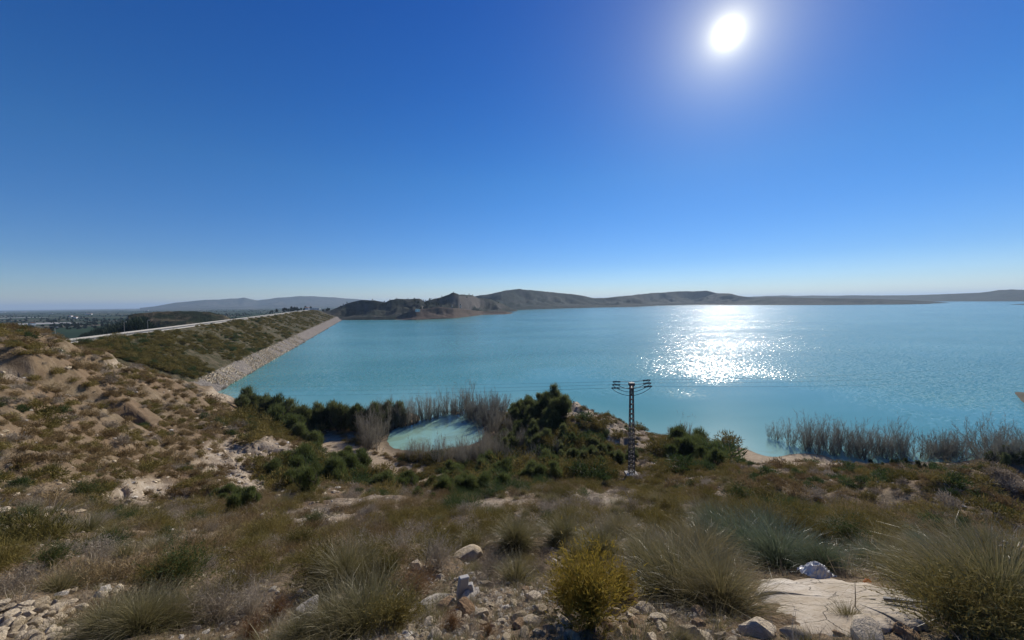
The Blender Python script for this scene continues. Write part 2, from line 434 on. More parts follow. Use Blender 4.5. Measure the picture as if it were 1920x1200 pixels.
def hill_mat(name, veg, soil, rock, s=0.02):
    m, t = new_mat(name); P = geo_pos(t)
    n1 = noise(t, P, s, 6, .65); n2 = noise(t, P, s * 7, 5, .7)
    c = mixc(t, ramp(t, n1, [(0.42, 0.0), (0.6, 1.0)]), veg, soil)
    c = mixc(t, ramp(t, n2, [(0.5, 0.0), (0.62, .85)]), c, tuple(x * .55 for x in veg))
    g = N(t, 'ShaderNodeNewGeometry'); sx = N(t, 'ShaderNodeSeparateXYZ'); t.links.new(g.outputs['Normal'], sx.inputs[0])
    c = mixc(t, ramp(t, sx.outputs['Z'], [(0.55, 1.0), (0.8, 0.0)]), c, rock)
    out_principled(t, c, .95, .05, n2, 1.0, 1.2); return m


def fields_mat():
    m, t = new_mat('farmland'); P = geo_pos(t)
    mp = N(t, 'ShaderNodeMapping'); mp.inputs['Rotation'].default_value = (0, 0, math.radians(34)); mp.inputs['Scale'].default_value = (1 / 210, 1 / 95, 1)
    t.links.new(P, mp.inputs[0])
    vo = N(t, 'ShaderNodeTexVoronoi', distance='CHEBYCHEV', ins={'Scale': 1.0, 'Randomness': .8}); t.links.new(mp.outputs[0], vo.inputs['Vector'])
    sx = N(t, 'ShaderNodeSeparateColor'); t.links.new(vo.outputs['Color'], sx.inputs[0])
    c = ramp(t, sx.outputs[0], [(0.0, (.022, .042, .02)), (0.3, (.03, .055, .024)), (0.5, (.04, .05, .026)), (0.6, (.14, .12, .08)), (0.7, (.22, .18, .125)), (0.74, (.03, .055, .025)), (0.94, (.028, .05, .024)), (0.97, (.4, .38, .35))])
    n = t.nodes[-1]; n.color_ramp.interpolation = 'CONSTANT'
    nn = noise(t, P, 0.05, 4, .6); c = mixc(t, ramp(t, nn, [(0.45, 0.0), (0.65, .5)]), c, (.03, .04, .024))
    out_principled(t, c, .95, .05, nn, .5, 1.0); return m


def water_mat():
    m, t = new_mat('turquoise_water'); P = geo_pos(t)
    sh = N(t, 'ShaderNodeAttribute', attribute_name='shallow').outputs['Fac']
    mp = N(t, 'ShaderNodeMapping'); mp.inputs['Scale'].default_value = (.4, 1.0, 1); mp.inputs['Rotation'].default_value = (0, 0, .25); t.links.new(P, mp.inputs[0])
    n = noise(t, mp.outputs[0], 0.012, 4, .55, .6)
    c = mixc(t, ramp(t, n, [(0.38, 0.0), (0.62, 1.0)]), (.075, .25, .21), (.125, .325, .28))
    c = mixc(t, sh, c, (.26, .46, .4))
    mud = math_node(t, 'MULTIPLY', ramp(t, noise(t, P, .16, 4, .6, .8), [(0.42, 0.0), (0.6, 1.0)]), ramp(t, sh, [(0.45, 0.0), (0.8, .6)]))
    c = mixc(t, mud, c, (.2, .27, .17))
    # ripples: wind reaches the open lake, the bays below the slope lie calm
    calm = N(t, 'ShaderNodeAttribute', attribute_name='wind').outputs['Fac']
    def vn(scale, detail, rough):
        n = N(t, 'ShaderNodeTexNoise', ins={'Scale': scale, 'Detail': detail, 'Roughness': rough}); t.links.new(P, n.inputs['Vector'])
        v = N(t, 'ShaderNodeVectorMath', operation='SUBTRACT'); v.inputs[1].default_value = (.5, .5, .5); t.links.new(n.outputs['Color'], v.inputs[0]); return v.outputs[0]
    n3 = noise(t, P, 0.02, 3, .5)
    gust = N(t, 'ShaderNodeMapRange', ins={'From Min': .35, 'From Max': .65, 'To Min': .85, 'To Max': 1.15}); t.links.new(n3, gust.inputs[0])
    amp = math_node(t, 'MULTIPLY', math_node(t, 'ADD', math_node(t, 'MULTIPLY', calm, 1.55), 0.05), gust.outputs[0])
    sc_ = N(t, 'ShaderNodeVectorMath', operation='SCALE'); t.links.new(vn(1.25, 3, .8), sc_.inputs[0]); t.links.new(amp, sc_.inputs['Scale'])
    fl = N(t, 'ShaderNodeVectorMath', operation='MULTIPLY'); fl.inputs[1].default_value = (1, 1, 0); t.links.new(sc_.outputs[0], fl.inputs[0])
    ad = N(t, 'ShaderNodeVectorMath', operation='ADD'); ad.inputs[1].default_value = (0, 0, 1); t.links.new(fl.outputs[0], ad.inputs[0])
    b = N(t, 'ShaderNodeVectorMath', operation='NORMALIZE'); t.links.new(ad.outputs[0], b.inputs[0])
    ro = math_node(t, 'ADD', math_node(t, 'MULTIPLY', calm, .06), .12)
    p = N(t, 'ShaderNodeBsdfPrincipled', ins={'IOR': 1.33}); t.links.new(c, p.inputs['Base Color']); t.links.new(ro, p.inputs['Roughness'])
    t.links.new(b.outputs[0], p.inputs['Normal'])
    o = N(t, 'ShaderNodeOutputMaterial'); t.links.new(p.outputs[0], o.inputs[0]); return m


M = {}
M['terrain'] = terrain_mat(); M['water'] = water_mat(); M['fields'] = fields_mat()
M['rock'] = rock_mat('limestone', (.42, .33, .21), (.66, .55, .39))
M['rock_white'] = rock_mat('white_gypsum', (.44, .39, .31), (.64, .58, .49))
M['rock_brown'] = rock_mat('ochre_stone', (.27, .17, .09), (.42, .29, .17))
M['hill_near'] = hill_mat('scrub_hill', (.02, .03, .024), (.06, .056, .046), (.13, .115, .1), .02)
M['hill_far'] = hill_mat('far_hill', (.02, .034, .03), (.042, .048, .044), (.08, .08, .075), .012)
M['hill_ochre'] = hill_mat('ochre_hill', (.024, .032, .018), (.15, .11, .07), (.5, .37, .24), .03)
M['mount'] = hill_mat('far_mountain', (.055, .06, .045), (.1, .09, .07), (.13, .11, .09), .004)
M['shore'] = plain_mat('shore_earth', (.11, .095, .07), .95, .1, var=.4, scale=.2)
M['esparto'] = leaf_mat('esparto_leaf', [(.075, .085, .022), (.125, .125, .038), (.185, .165, .065), (.27, .22, .11)], .3, .42, .35, tip=(.33, .27, .14))
M['shade_thatch'] = leaf_mat('dead_thatch_shade', [(.035, .026, .016), (.06, .045, .028), (.09, .07, .042)], .1, .8, .05)  # dead base blades, coloured near black to paint the shade in tuft hollows
M['green_grass'] = leaf_mat('green_grass_leaf', [(.05, .085, .03), (.08, .12, .048), (.13, .17, .09), (.19, .22, .15)], .3, .36, .55, tip=(.2, .22, .14))
M['broom'] = leaf_mat('yellow_broom_leaf', [(.15, .105, .012), (.23, .165, .022), (.31, .23, .045)], .45, .6, .1, tip=(.3, .2, .05))
M['dry'] = leaf_mat('dry_twig', [(.19, .15, .1), (.31, .255, .185), (.45, .39, .3)], .2, .7, .15)
M['rust'] = leaf_mat('rust_twig', [(.13, .065, .03), (.2, .11, .05), (.25, .16, .08)], .35, .7, .1)
M['scrub_brown'] = leaf_mat('brown_scrub_leaf', [(.11, .075, .036), (.2, .135, .062), (.29, .21, .1), (.36, .28, .16)], .25, .7, .1)
M['scrub_olive'] = leaf_mat('olive_scrub_leaf', [(.075, .066, .02), (.15, .125, .034), (.24, .185, .055), (.3, .24, .09)], .25, .7, .1)
M['scrub_green'] = leaf_mat('green_scrub_leaf', [(.04, .058, .018), (.06, .088, .028), (.09, .12, .042)], .35, .6, .15)
M['tree_green'] = leaf_mat('tamarisk_leaf', [(.06, .076, .026), (.11, .13, .046), (.2, .21, .09)], .5, .6, .1)
M['tree_light'] = leaf_mat('pale_tamarisk_leaf', [(.07, .088, .028), (.115, .14, .042), (.18, .2, .075)], .4, .6, .1)
M['pine'] = leaf_mat('pine_needles', [(.012, .024, .012), (.02, .035, .016), (.032, .048, .022)], .2, .6, .1)
M['bare'] = leaf_mat('bare_twig', [(.17, .15, .11), (.26, .235, .18), (.35, .32, .26)], .3, .8, .1)
M['bare_dark'] = leaf_mat('wet_bare_twig', [(.14, .135, .11), (.21, .2, .165), (.29, .28, .235)], .3, .8, .1)
M['bark'] = plain_mat('bark', (.09, .07, .055), .9, .1)
M['steel'] = plain_mat('weathered_steel', (.13, .125, .12), .65, .4, .3)
M['concrete'] = plain_mat('pale_concrete', (.42, .4, .36), .9, .2, scale=2)
M['insul'] = plain_mat('brown_glass', (.05, .035, .03), .25, .5, bump=0)
M['cable'] = plain_mat('cable', (.05, .05, .055), .5, .4, .4, bump=0)
M['white'] = plain_mat('white_render', (.72, .71, .68), .85, .2, var=.08, scale=.5)
M['tile'] = plain_mat('clay_tile', (.3, .14, .08), .85, .2)
M['dark'] = plain_mat('dark_opening', (.02, .02, .022), .5, .3, bump=0)
M['asphalt'] = plain_mat('asphalt', (.16, .155, .145), .9, .2, scale=1)
M['ochre_wall'] = plain_mat('pale_wall', (.4, .32, .24), .9, .1)

# ---------------------------------------------------------------- near terrain
azs = np.concatenate([np.linspace(-180, -66, 30)[:-1], np.linspace(-66, 66, 560), np.linspace(66, 180, 30)[1:]])
rs = np.exp(np.linspace(math.log(0.45), math.log(330), 720))
A, RR = np.meshgrid(np.radians(azs), rs)
GX, GY = RR * np.sin(A), RR * np.cos(A)
GZ = ground(GX.ravel(), GY.ravel()).reshape(GX.shape)
nr, na = GX.shape
ii = np.arange(nr * na).reshape(nr, na)
F = np.stack([ii[:-1, :-1], ii[:-1, 1:], ii[1:, 1:], ii[1:, :-1]], -1).reshape(-1, 4)[:, ::-1]
V = np.stack([GX, GY, GZ], -1).reshape(-1, 3)
# centre cap
V = np.vstack([V, [[0, 0, H - 1.6]]]); cap = np.stack([ii[0, :-1], ii[0, 1:], np.full(na - 1, nr * na), np.full(na - 1, nr * na)], -1)
me = mesh('hillside', V, F, (M['terrain'],), True)
pl, sd = zones(V[:, 0], V[:, 1], V[:, 2]); attr(me, 'pale', pl); attr(me, 'sand', sd)
tag(link('hillside', me), 'dry scrubby hillside of pale marl running down to the lake', kind='structure')

# plain, far out to the horizon
azs2 = np.radians(np.linspace(-180, 180, 181)); rs2 = np.exp(np.linspace(math.log(180), math.log(45000), 60))
A2, R2 = np.meshgrid(azs2, rs2); i2 = np.arange(A2.size).reshape(A2.shape)
Vp = np.stack([R2 * np.sin(A2), R2 * np.cos(A2), -5.0 + 0 * R2], -1).reshape(-1, 3)
Fp = np.stack([i2[:-1, :-1], i2[:-1, 1:], i2[1:, 1:], i2[1:, :-1]], -1).reshape(-1, 4)[:, ::-1]
tag(link('plain', mesh('plain', Vp, Fp, (M['fields'],))), 'flat farmland of orchards and bare fields below the dam', kind='structure')

# ---------------------------------------------------------------- dam
C0 = at_z(130, 645.5, 19.0); C1 = at_z(588, 580.8, 19.0); W0 = at_z(425, 726, 0); W1 = at_z(641, 600.5, 0)
cd = (C1 - C0)[:2] / np.linalg.norm((C1 - C0)[:2]); cn = np.array([-cd[1], cd[0]])   # to the left = downstream


def dam_pt(s, u):
    """s 0..1 along the dam; u across: 0 waterline, 1 upstream crest edge, 2 downstream crest edge, 3 downstream toe"""
    c = C0 + (C1 - C0) * s; w = W0 + (W1 - W0) * s
    if u <= 1: return w + (c - w) * u if u >= 0 else w + (c - w) * u
    if u <= 2: return np.array([*(c[:2] + cn * 8.5 * (u - 1)), c[2]])
    k = u - 2; return np.array([*(c[:2] + cn * (8.5 + 62 * k)), c[2] - 26 * k])


us = np.concatenate([np.linspace(-.35, 1, 46), np.linspace(1.15, 2, 5), np.linspace(2.1, 3.0, 12)])
ss = np.concatenate([np.linspace(-.1, .25, 160), np.linspace(.25, 1.08, 150)[1:]])
Vd = np.array([dam_pt(s, u) for s in ss for u in us]); UU = np.tile(us, len(ss))
nz = fbm(Vd[:, 0] / 7, Vd[:, 1] / 7, 80, 4) * .55 + fbm(Vd[:, 0] / 1.3, Vd[:, 1] / 1.3, 81, 2) * .18
Vd[:, 2] += nz * np.where((UU < 1) | (UU > 2), 1, 0) * np.clip(np.abs(UU - 1.5) * 4 - 2, 0, 1)
idd = np.arange(len(Vd)).reshape(len(ss), len(us)); Fd = np.stack([idd[:-1, :-1], idd[1:, :-1], idd[1:, 1:], idd[:-1, 1:]], -1).reshape(-1, 4)
md, t = new_mat('dam_fill'); P = geo_pos(t); ua = N(t, 'ShaderNodeAttribute', attribute_name='across').outputs['Fac']
n1 = noise(t, P, .35, 5, .65); n2 = noise(t, P, 1.8, 5, .7); n3 = noise(t, P, .07, 3, .5)
ue = math_node(t, 'ADD', ua, math_node(t, 'MULTIPLY', math_node(t, 'SUBTRACT', n1, .5), .09))
vegc = ramp(t, n1, [(0.3, (.04, .042, .02)), (0.47, (.075, .068, .036)), (0.6, (.125, .1, .062)), (0.75, (.2, .165, .11))])
rip = ramp(t, n2, [(0.3, (.075, .065, .056)), (0.48, (.2, .175, .15)), (0.7, (.34, .3, .26))])
c = mixc(t, ramp(t, ue, [(0.225, 0.0), (0.24, 1.0)]), rip, vegc)
c = mixc(t, ramp(t, ue, [(0.0, 1.0), (0.012, 0.0)]), c, (.08, .07, .055))
out_principled(t, c, .95, .1, math_node(t, 'ADD', n1, n2), 1.0, .5)
me = mesh('earth_dam', Vd, Fd, (md,), True); attr(me, 'across', UU)
dam = empty('earth_dam', C0)
tag(dam, 'long straight earth dam with scrub on its face and a stone band at the waterline', 'dam')


def under(o, p):
    o.parent = p; o.location = tuple(Vector(o.location) - p.location); return o


under(link('embankment', me), dam)
mb = MB(); ln = np.linspace(-.02, 1.0, 60)
for u0, u1, nm, mt, zo in ((1.18, 1.82, 'road_surface', 'asphalt', .02),):
    pts = [(dam_pt(s, u0) + [0, 0, zo], dam_pt(s, u1) + [0, 0, zo]) for s in ln]
    v = [p for q in pts for p in q]; f = [(2 * i, 2 * i + 2, 2 * i + 3, 2 * i + 1) for i in range(len(ln) - 1)]
    under(link(nm, mesh(nm, v, np.array(f), (M[mt],))), dam)
for u0, hgt in ((1.06, .5), (1.9, .6)):
    b = MB()
    for i in range(len(ln) - 1):
        p, q = dam_pt(ln[i], u0), dam_pt(ln[i + 1], u0); d = q - p
        b.box((p + q) / 2 + [0, 0, hgt / 2 - .1], (np.linalg.norm(d), .22, hgt), math.atan2(d[1], d[0]))
    under(link('parapet', b.mesh('parapet', M['concrete'])), dam)


# ---------------------------------------------------------------- hills
def hill(name, sky_pts, shore_pts, depth, seed, mat, label, z0=0.0, gul=.5, na_=220, nr_=46, s=120.0, r0=None, peak=.5, cliff=0):
    skp = np.array(sky_pts, float)
    pxs = np.linspace(skp[0, 0], skp[-1, 0], na_); sky_y = np.interp(pxs, skp[:, 0], skp[:, 1])
    if r0 is None:
        shp = np.array(shore_pts, float); sy = np.interp(pxs, shp[:, 0], shp[:, 1])
        r0s = np.array([np.hypot(*at_z(a, b, z0)[:2]) for a, b in zip(pxs, sy)])
    else: r0s = np.full(na_, float(r0))
    Vh = []
    tt = np.linspace(0, 1, nr_)
    for j, (a, b) in enumerate(zip(pxs, sky_y)):
        d = ray(a, b); hd = math.hypot(d[0], d[1]); dep = depth if not callable(depth) else depth(a)
        rc = r0s[j] + dep * peak; zc = H + d[2] / hd * rc
        e = min(1, (j + .5) / 6, (na_ - j - .5) / 6)
        for q in tt:
            r = r0s[j] + dep * q; k = q / peak if q < peak else (1 - q) / (1 - peak)
            Vh.append((d[0] / hd * r, d[1] / hd * r, k, zc * 1.0, e))
    Vh = np.array(Vh); x, y, k, zc, e = Vh.T
    prof = k ** 1.25 * (1 - .12) + .12 * sstep(0, .12, k)
    if cliff: prof = prof * .55 + .45 * sstep(.30, .42, k + fbm(x / 40, y / 40, seed + 9, 3) * .06)
    rg = ridge(x / s, y / s, seed, 5, .55); amp = gul * np.clip((1 - k) * 3.2, 0, 1) * np.clip(k * 4, 0, 1)
    z = z0 - 1.5 + (zc - z0 + 1.5) * prof * (1 - amp * (1 - rg))
    z += fbm(x / (s * .12), y / (s * .12), seed + 3, 3) * (zc - z0) * .012 * e
    idn = np.arange(len(x)).reshape(na_, nr_); f = np.stack([idn[:-1, :-1], idn[1:, :-1], idn[1:, 1:], idn[:-1, 1:]], -1).reshape(-1, 4)
    o = link(name, mesh(name, np.stack([x, y, z], 1), f, (mat,), True)); tag(o, label, kind='structure'); return o, np.stack([x, y, z], 1), k


hill('mountains', [(262, 577), (290, 574), (330, 566.5), (350, 565), (385, 561.5), (410, 561), (430, 559), (446, 558.5), (457, 556.5), (470, 560), (482, 562), (500, 560), (520, 557), (560, 554.5), (590, 554.5), (630, 557), (665, 560), (700, 563), (760, 569)],
     None, 3200, 5, M['mount'], 'low blue mountain range far behind the dam', z0=-5, r0=6500, s=900, gul=.8)
hill('hills', [(232, 600), (240, 590), (262, 586.5), (300, 583), (330, 582), (360, 582.5), (395, 584), (420, 590), (436, 599), (446, 606)],
     None, 200, 9, M['hill_ochre'], 'low dark hill with an ochre cliff band beyond the dam road', z0=-5, r0=400, s=60, gul=.35, cliff=1, peak=.45)
_, PH, PHk = hill('hills', [(596, 584), (620, 581), (640, 572), (660, 564), (680, 560.5), (702, 560.5), (722, 565), (732, 560), (745, 558), (765, 559.5), (786, 557), (796, 563), (812, 558), (832, 552), (850, 545), (862, 549.5), (884, 551), (896, 556), (920, 560), (945, 570), (970, 582)],
     [(596, 603), (640, 600.5), (735, 600), (860, 595), (900, 590), (970, 586)], 420, 21, M['hill_near'], 'dark gullied hills at the far end of the dam', s=85, gul=.95)
hill('hills', [(722, 599.5), (735, 596), (755, 588), (775, 580), (800, 577), (822, 573), (845, 576), (870, 578), (885, 581), (905, 583), (950, 584), (963, 587)],
     [(722, 601), (780, 600), (850, 597), (885, 593), (905, 590.5), (950, 589.5), (963, 588)], 90, 31, plain_mat('reddish_scrub', (.085, .062, .048), .95, .1, var=.6, scale=.12), 'low reddish headland jutting into the lake', s=45, gul=.5, na_=140, nr_=30)
hill('hills', [(850, 562), (870, 557), (895, 553), (920, 549.5), (945, 544), (962, 541), (975, 540), (990, 542.5), (1010, 544), (1040, 547), (1070, 550), (1092, 553.5), (1115, 558), (1140, 557), (1180, 553), (1200, 550.5), (1225, 548), (1250, 547), (1270, 545), (1305, 545), (1325, 543), (1345, 549), (1370, 549.5), (1385, 553.5), (1410, 556.5), (1450, 556), (1500, 557.5), (1560, 558.5), (1640, 560), (1700, 562), (1760, 566), (1795, 569)],
     [(850, 583), (940, 582.5), (1000, 580.2), (1060, 578.2), (1120, 576.8), (1190, 575.5), (1235, 573), (1300, 571.5), (1430, 572), (1560, 572), (1700, 571), (1795, 569.6)],
     900, 41, M['hill_far'], 'chain of bare hills along the far shore of the lake', s=170, gul=.9, na_=420, nr_=50)
hill('hills', [(1360, 560), (1400, 556), (1440, 554), (1470, 553), (1490, 554), (1520, 553.5), (1560, 554), (1600, 553), (1640, 553.5), (1690, 553), (1750, 551.5), (1800, 549.5), (1835, 547.5), (1858, 545), (1872, 542), (1895, 541), (1920, 542), (1960, 545), (2060, 548), (2200, 556)],
     [(1360, 566.5), (1800, 565.2), (1920, 565), (2060, 562.5), (2200, 562)], 1500, 51, M['hill_far'], 'long low ridge on the far right shore', s=300, gul=.8, na_=260)
hill('hills', [(1893, 571.2), (1905, 569.8), (1925, 569), (1990, 568), (2090, 568)], [(1893, 571.8), (1925, 571.5), (2090, 571)], 120, 61, M['hill_near'], 'thin dark spit reaching in from the right', s=60, na_=60, nr_=16)
hill('hills', [(1876, 744), (1884, 740.5), (1895, 737.5), (1905, 736), (1930, 737), (1990, 734), (2080, 730)], [(1876, 746), (1886, 752), (1896, 759), (1908, 766), (1922, 775), (1990, 795), (2080, 820)], 46, 71, M['shore'], 'small earthy point of land at the right edge', s=14, gul=.3, na_=80, nr_=40)

# ---------------------------------------------------------------- water
def near_rows():
    a = np.radians(np.linspace(-75, 80, 420)); r = np.exp(np.linspace(math.log(55), math.log(420), 240)); return a, r


a_, r_ = near_rows(); A3, R3 = np.meshgrid(a_, r_); X3, Y3 = R3 * np.sin(A3), R3 * np.cos(A3)
g3_ = np.where(R3 < 330, ground(X3.ravel(), Y3.ravel()).reshape(X3.shape), -6.5)
i3 = np.arange(A3.size).reshape(A3.shape)
Wv = np.stack([X3, Y3, 0 * X3], -1).reshape(-1, 3)
Wf = np.stack([i3[:-1, :-1], i3[:-1, 1:], i3[1:, 1:], i3[1:, :-1]], -1).reshape(-1, 4)[:, ::-1]
# keep the lake on its own side of the dam
mid0 = dam_pt(-.1, .5)[:2]; mid1 = dam_pt(1.08, .5)[:2]
side = lambda x, y: (mid1[0] - mid0[0]) * (y - mid0[1]) - (mid1[1] - mid0[1]) * (x - mid0[0])
cx = Wv[Wf].mean(1); far_ok = (side(cx[:, 0], cx[:, 1]) < 0)
gz = g3_.ravel()[Wf].min(1)
back = (np.arctan2(cx[:, 0], cx[:, 1]) < math.radians(-33)) & (np.hypot(cx[:, 0], cx[:, 1]) < 112)
keep = far_ok & (gz < .6) & ~back
Wf = Wf[keep]
pwx, pwy = project(Wv[:, 0], Wv[:, 1], Wv[:, 2])
shal = np.clip(1 - (-g3_.ravel()) / 4.5, 0, 1) * .75 + region(pwx, pwy, 810, 810, 130, 50) * .55 * (np.hypot(Wv[:, 0], Wv[:, 1]) < 104)
rw = np.hypot(Wv[:, 0], Wv[:, 1])
wind = sstep(108, 165, rw + 16 * fbm(Wv[:, 0] / 22, Wv[:, 1] / 22, 90, 3)) * .8
me = mesh('lake_water', Wv, Wf, (M['water'],), True); attr(me, 'shallow', np.clip(shal, 0, 1)); attr(me, 'wind', wind)
lake = link('lake_water', me); tag(lake, 'calm turquoise reservoir water', kind='structure')
# open water beyond, clipped by the shores it runs under
poly = [(np.sin(a) * 420, np.cos(a) * 420) for a in np.radians(np.linspace(80, -75, 200))]
poly = [p for p in poly if side(p[0], p[1]) < 0]
def pr(px, r): d = ray(px, 570); h = math.hypot(d[0], d[1]); return (d[0] / h * r, d[1] / h * r)
q0 = poly[-1]
t0 = max(0, ((q0[0] - mid0[0]) * (mid1[0] - mid0[0]) + (q0[1] - mid0[1]) * (mid1[1] - mid0[1])) / ((mid1[0] - mid0[0]) ** 2 + (mid1[1] - mid0[1]) ** 2))
outer = [tuple(mid0 + (mid1 - mid0) * t0), tuple(mid1), pr(640, 900), pr(740, 930), pr(860, 1050), pr(930, 1350), pr(880, 2050), pr(1040, 2500), pr(1400, 2900), pr(1640, 3600), pr(1900, 4300), pr(2300, 5200), pr(3200, 4000), (pr(3200, 4000)[0], 70)]
import bmesh
bm = bmesh.new(); vs = [bm.verts.new((x, y, 0)) for x, y in poly + outer]; fc = bm.faces.new(vs); bmesh.ops.triangulate(bm, faces=[fc])
me2 = bpy.data.meshes.new('open_water'); bm.to_mesh(me2); bm.free(); me2.materials.append(M['water'])
if me2.polygons[0].normal.z < 0: me2.flip_normals()
attr(me2, 'wind', np.full(len(me2.vertices), .85)); attr(me2, 'shallow', np.zeros(len(me2.vertices)))
tag(link('lake_water', me2), 'open turquoise water of the reservoir', kind='structure')

# ---------------------------------------------------------------- plant and stone shapes
def strips(paths, widths, name, mats, side=None, fmat=None):
    """paths (n,k,3) centre lines -> flat tapering strips, one island each"""
    n, k, _ = paths.shape
    d = np.gradient(paths, axis=1); d /= np.linalg.norm(d, axis=-1, keepdims=True) + 1e-9
    if side is None:
        side = np.cross(d, NR.normal(size=(n, 1, 3))); side /= np.linalg.norm(side, axis=-1, keepdims=True) + 1e-9
    tp = np.linspace(1, .12, k)[None, :, None] * widths[:, None, None] * .5
    L = paths - side * tp; Rr = paths + side * tp
    V = np.stack([L, Rr], 2).reshape(-1, 3)
    b = (np.arange(n) * k * 2)[:, None] + (np.arange(k - 1) * 2)[None]
    F = np.stack([b, b + 1, b + 3, b + 2], -1).reshape(-1, 4)
    me = mesh(name, V, F, mats, False, None if fmat is None else np.repeat(fmat, k - 1))
    attr(me, 'along', np.tile(np.repeat(np.linspace(0, 1, k), 2), n)); return me


def tuft_mesh(name, mat, n=520, L=.62, w=.006, lean=.9, droop=.9, base=.1, k=5, upright=0.0, shade_thatch=0):
    a = NR.uniform(0, 2 * np.pi, n); ln = L * NR.uniform(.55, 1.1, n)
    th = np.abs(NR.normal(0, lean * .55, n)) * (1 - upright); th = np.minimum(th, 1.45)
    b = np.stack([np.cos(a), np.sin(a), 0 * a], 1) * (base * np.sqrt(NR.uniform(0, 1, n)))[:, None] * (.3 + th[:, None])
    s = np.linspace(0, 1, k)[None, :]
    ang = th[:, None] + s ** 1.6 * droop * NR.uniform(.4, 1.3, (n, 1))
    ds = ln[:, None] / (k - 1)
    hx = np.concatenate([np.zeros((n, 1)), np.cumsum(np.sin(ang[:, :-1]) * ds, 1)], 1); hz_ = np.concatenate([np.zeros((n, 1)), np.cumsum(np.cos(ang[:, :-1]) * ds, 1)], 1)
    aw = a[:, None] + s * NR.normal(0, .35, (n, 1))
    p = np.stack([b[:, :1] + np.cos(aw) * hx, b[:, 1:2] + np.sin(aw) * hx, hz_ - .02], -1)
    if not shade_thatch: return strips(p, w * NR.uniform(.7, 1.4, n), name, (mat,))
    m_ = shade_thatch; aa = NR.uniform(0, 2 * np.pi, m_); q_ = L * .42 * np.sqrt(NR.uniform(0, 1, m_)); h_ = L * .36 * NR.uniform(.3, 1, m_) * (1 - (q_ / (L * .45)) ** 2)  # matted dead blades at the base, their dark colour standing in for hollow shade
    p0 = np.stack([np.cos(aa) * q_, np.sin(aa) * q_, h_ * .3], 1); dd_ = NR.normal(0, 1, (m_, 3)); dd_[:, 2] = np.abs(dd_[:, 2]) * .6; dd_ /= np.linalg.norm(dd_, axis=1, keepdims=True)
    pt = p0[:, None] + dd_[:, None] * (np.linspace(0, 1, k)[None, :, None] * (L * .22) * NR.uniform(.5, 1.2, (m_, 1, 1))); pt[..., 2] = np.maximum(pt[..., 2], -.02)
    return strips(np.concatenate([p, pt]), np.concatenate([w * NR.uniform(.7, 1.4, n), w * NR.uniform(1.2, 2.6, m_)]), name, (mat, M['shade_thatch']), fmat=np.r_[np.zeros(n, int), np.ones(m_, int)])


def twig_mesh(name, mat, n=60, L=.5, w=.006, spread=1.0, sub=6, lf=0, lmat=None, lsize=.02, en=.7):
    """branching twiggy shrub: main stems, each with side twigs, optional small leaves"""
    P = []; Wd = []; tips = []
    for i in range(n):
        a = NR.uniform(0, 6.28); th = abs(NR.normal(0, .55 * spread)); th = min(th, 1.4); l = L * NR.uniform(.6, 1.05)
        d = np.array([math.sin(th) * math.cos(a), math.sin(th) * math.sin(a), math.cos(th)]); p = np.array([d[0] * .05, d[1] * .05, 0]); pts = [p.copy()]
        for q in range(4):
            d = d + NR.normal(0, .16, 3); d /= np.linalg.norm(d); p = p + d * l / 4; pts.append(p.copy())
        P.append(pts); Wd.append(w)
        for q in range(sub):
            u = NR.uniform(.3, 1); j = min(int(u * 4), 3); s0 = pts[j] + (pts[j + 1] - pts[j]) * (u * 4 - j)
            e = d + NR.normal(0, en, 3); e[2] = abs(e[2]) * .8 + .1; e /= np.linalg.norm(e); ll = l * NR.uniform(.2, .45); q2 = [s0]
            for z in range(4): e = e + NR.normal(0, .2, 3); e /= np.linalg.norm(e); q2.append(q2[-1] + e * ll / 4)
            P.append(q2); Wd.append(w * .6); tips.append((s0, q2[-1]))
    me = None; P = np.array(P); fm = np.zeros(len(P), int)
    if lf:
        t = [NR.randint(len(tips)) for _ in range(lf)]
        LP = []
        for j in t:
            s0, e0 = tips[j]; c = s0 + (e0 - s0) * NR.uniform(.2, 1.1); dd = NR.normal(0, .45, 3) + (e0 - s0) / (np.linalg.norm(e0 - s0) + 1e-6); dd[2] = abs(dd[2]); dd /= np.linalg.norm(dd)
            LP.append([c + dd * lsize * q for q in (0, .4, .8, 1.1, 1.3)])
        P = np.concatenate([P, np.array(LP)]); Wd = np.concatenate([Wd, np.full(lf, lsize * .32)]); fm = np.concatenate([fm, np.ones(lf, int)])
    return strips(P, np.array(Wd), name, (mat, lmat) if lf else (mat,), fmat=fm)


def dome_mesh(name, mat, n=700, r=.5, h=.42, ls=.07, clumps=9, core=.5, nar=.2):
    """low cushion shrub built from small leaf clumps over a few lobes"""
    cc = NR.normal(0, .42, (clumps, 3)); cc[:, 2] = np.abs(cc[:, 2]) * .6; cr_ = NR.uniform(.38, .62, clumps)
    i = NR.randint(0, clumps, n); d = NR.normal(size=(n, 3)); d /= np.linalg.norm(d, axis=1, keepdims=True)
    c = cc[i] + d * (cr_[i] * NR.uniform(core, 1.0, n))[:, None]; c[:, 2] = np.abs(c[:, 2])
    c *= np.array([r, r, h]) * 1.15
    up = d * .8 + NR.normal(0, .5, (n, 3)); up[:, 2] += .5; up /= np.linalg.norm(up, axis=1, keepdims=True)
    s = np.linspace(0, 1, 3)[None, :, None]
    return strips(c[:, None] + up[:, None] * s * (ls * NR.uniform(.7, 1.5, (n, 1, 1))), ls * NR.uniform(.6, 1.5, n) * nar, name, (mat,))


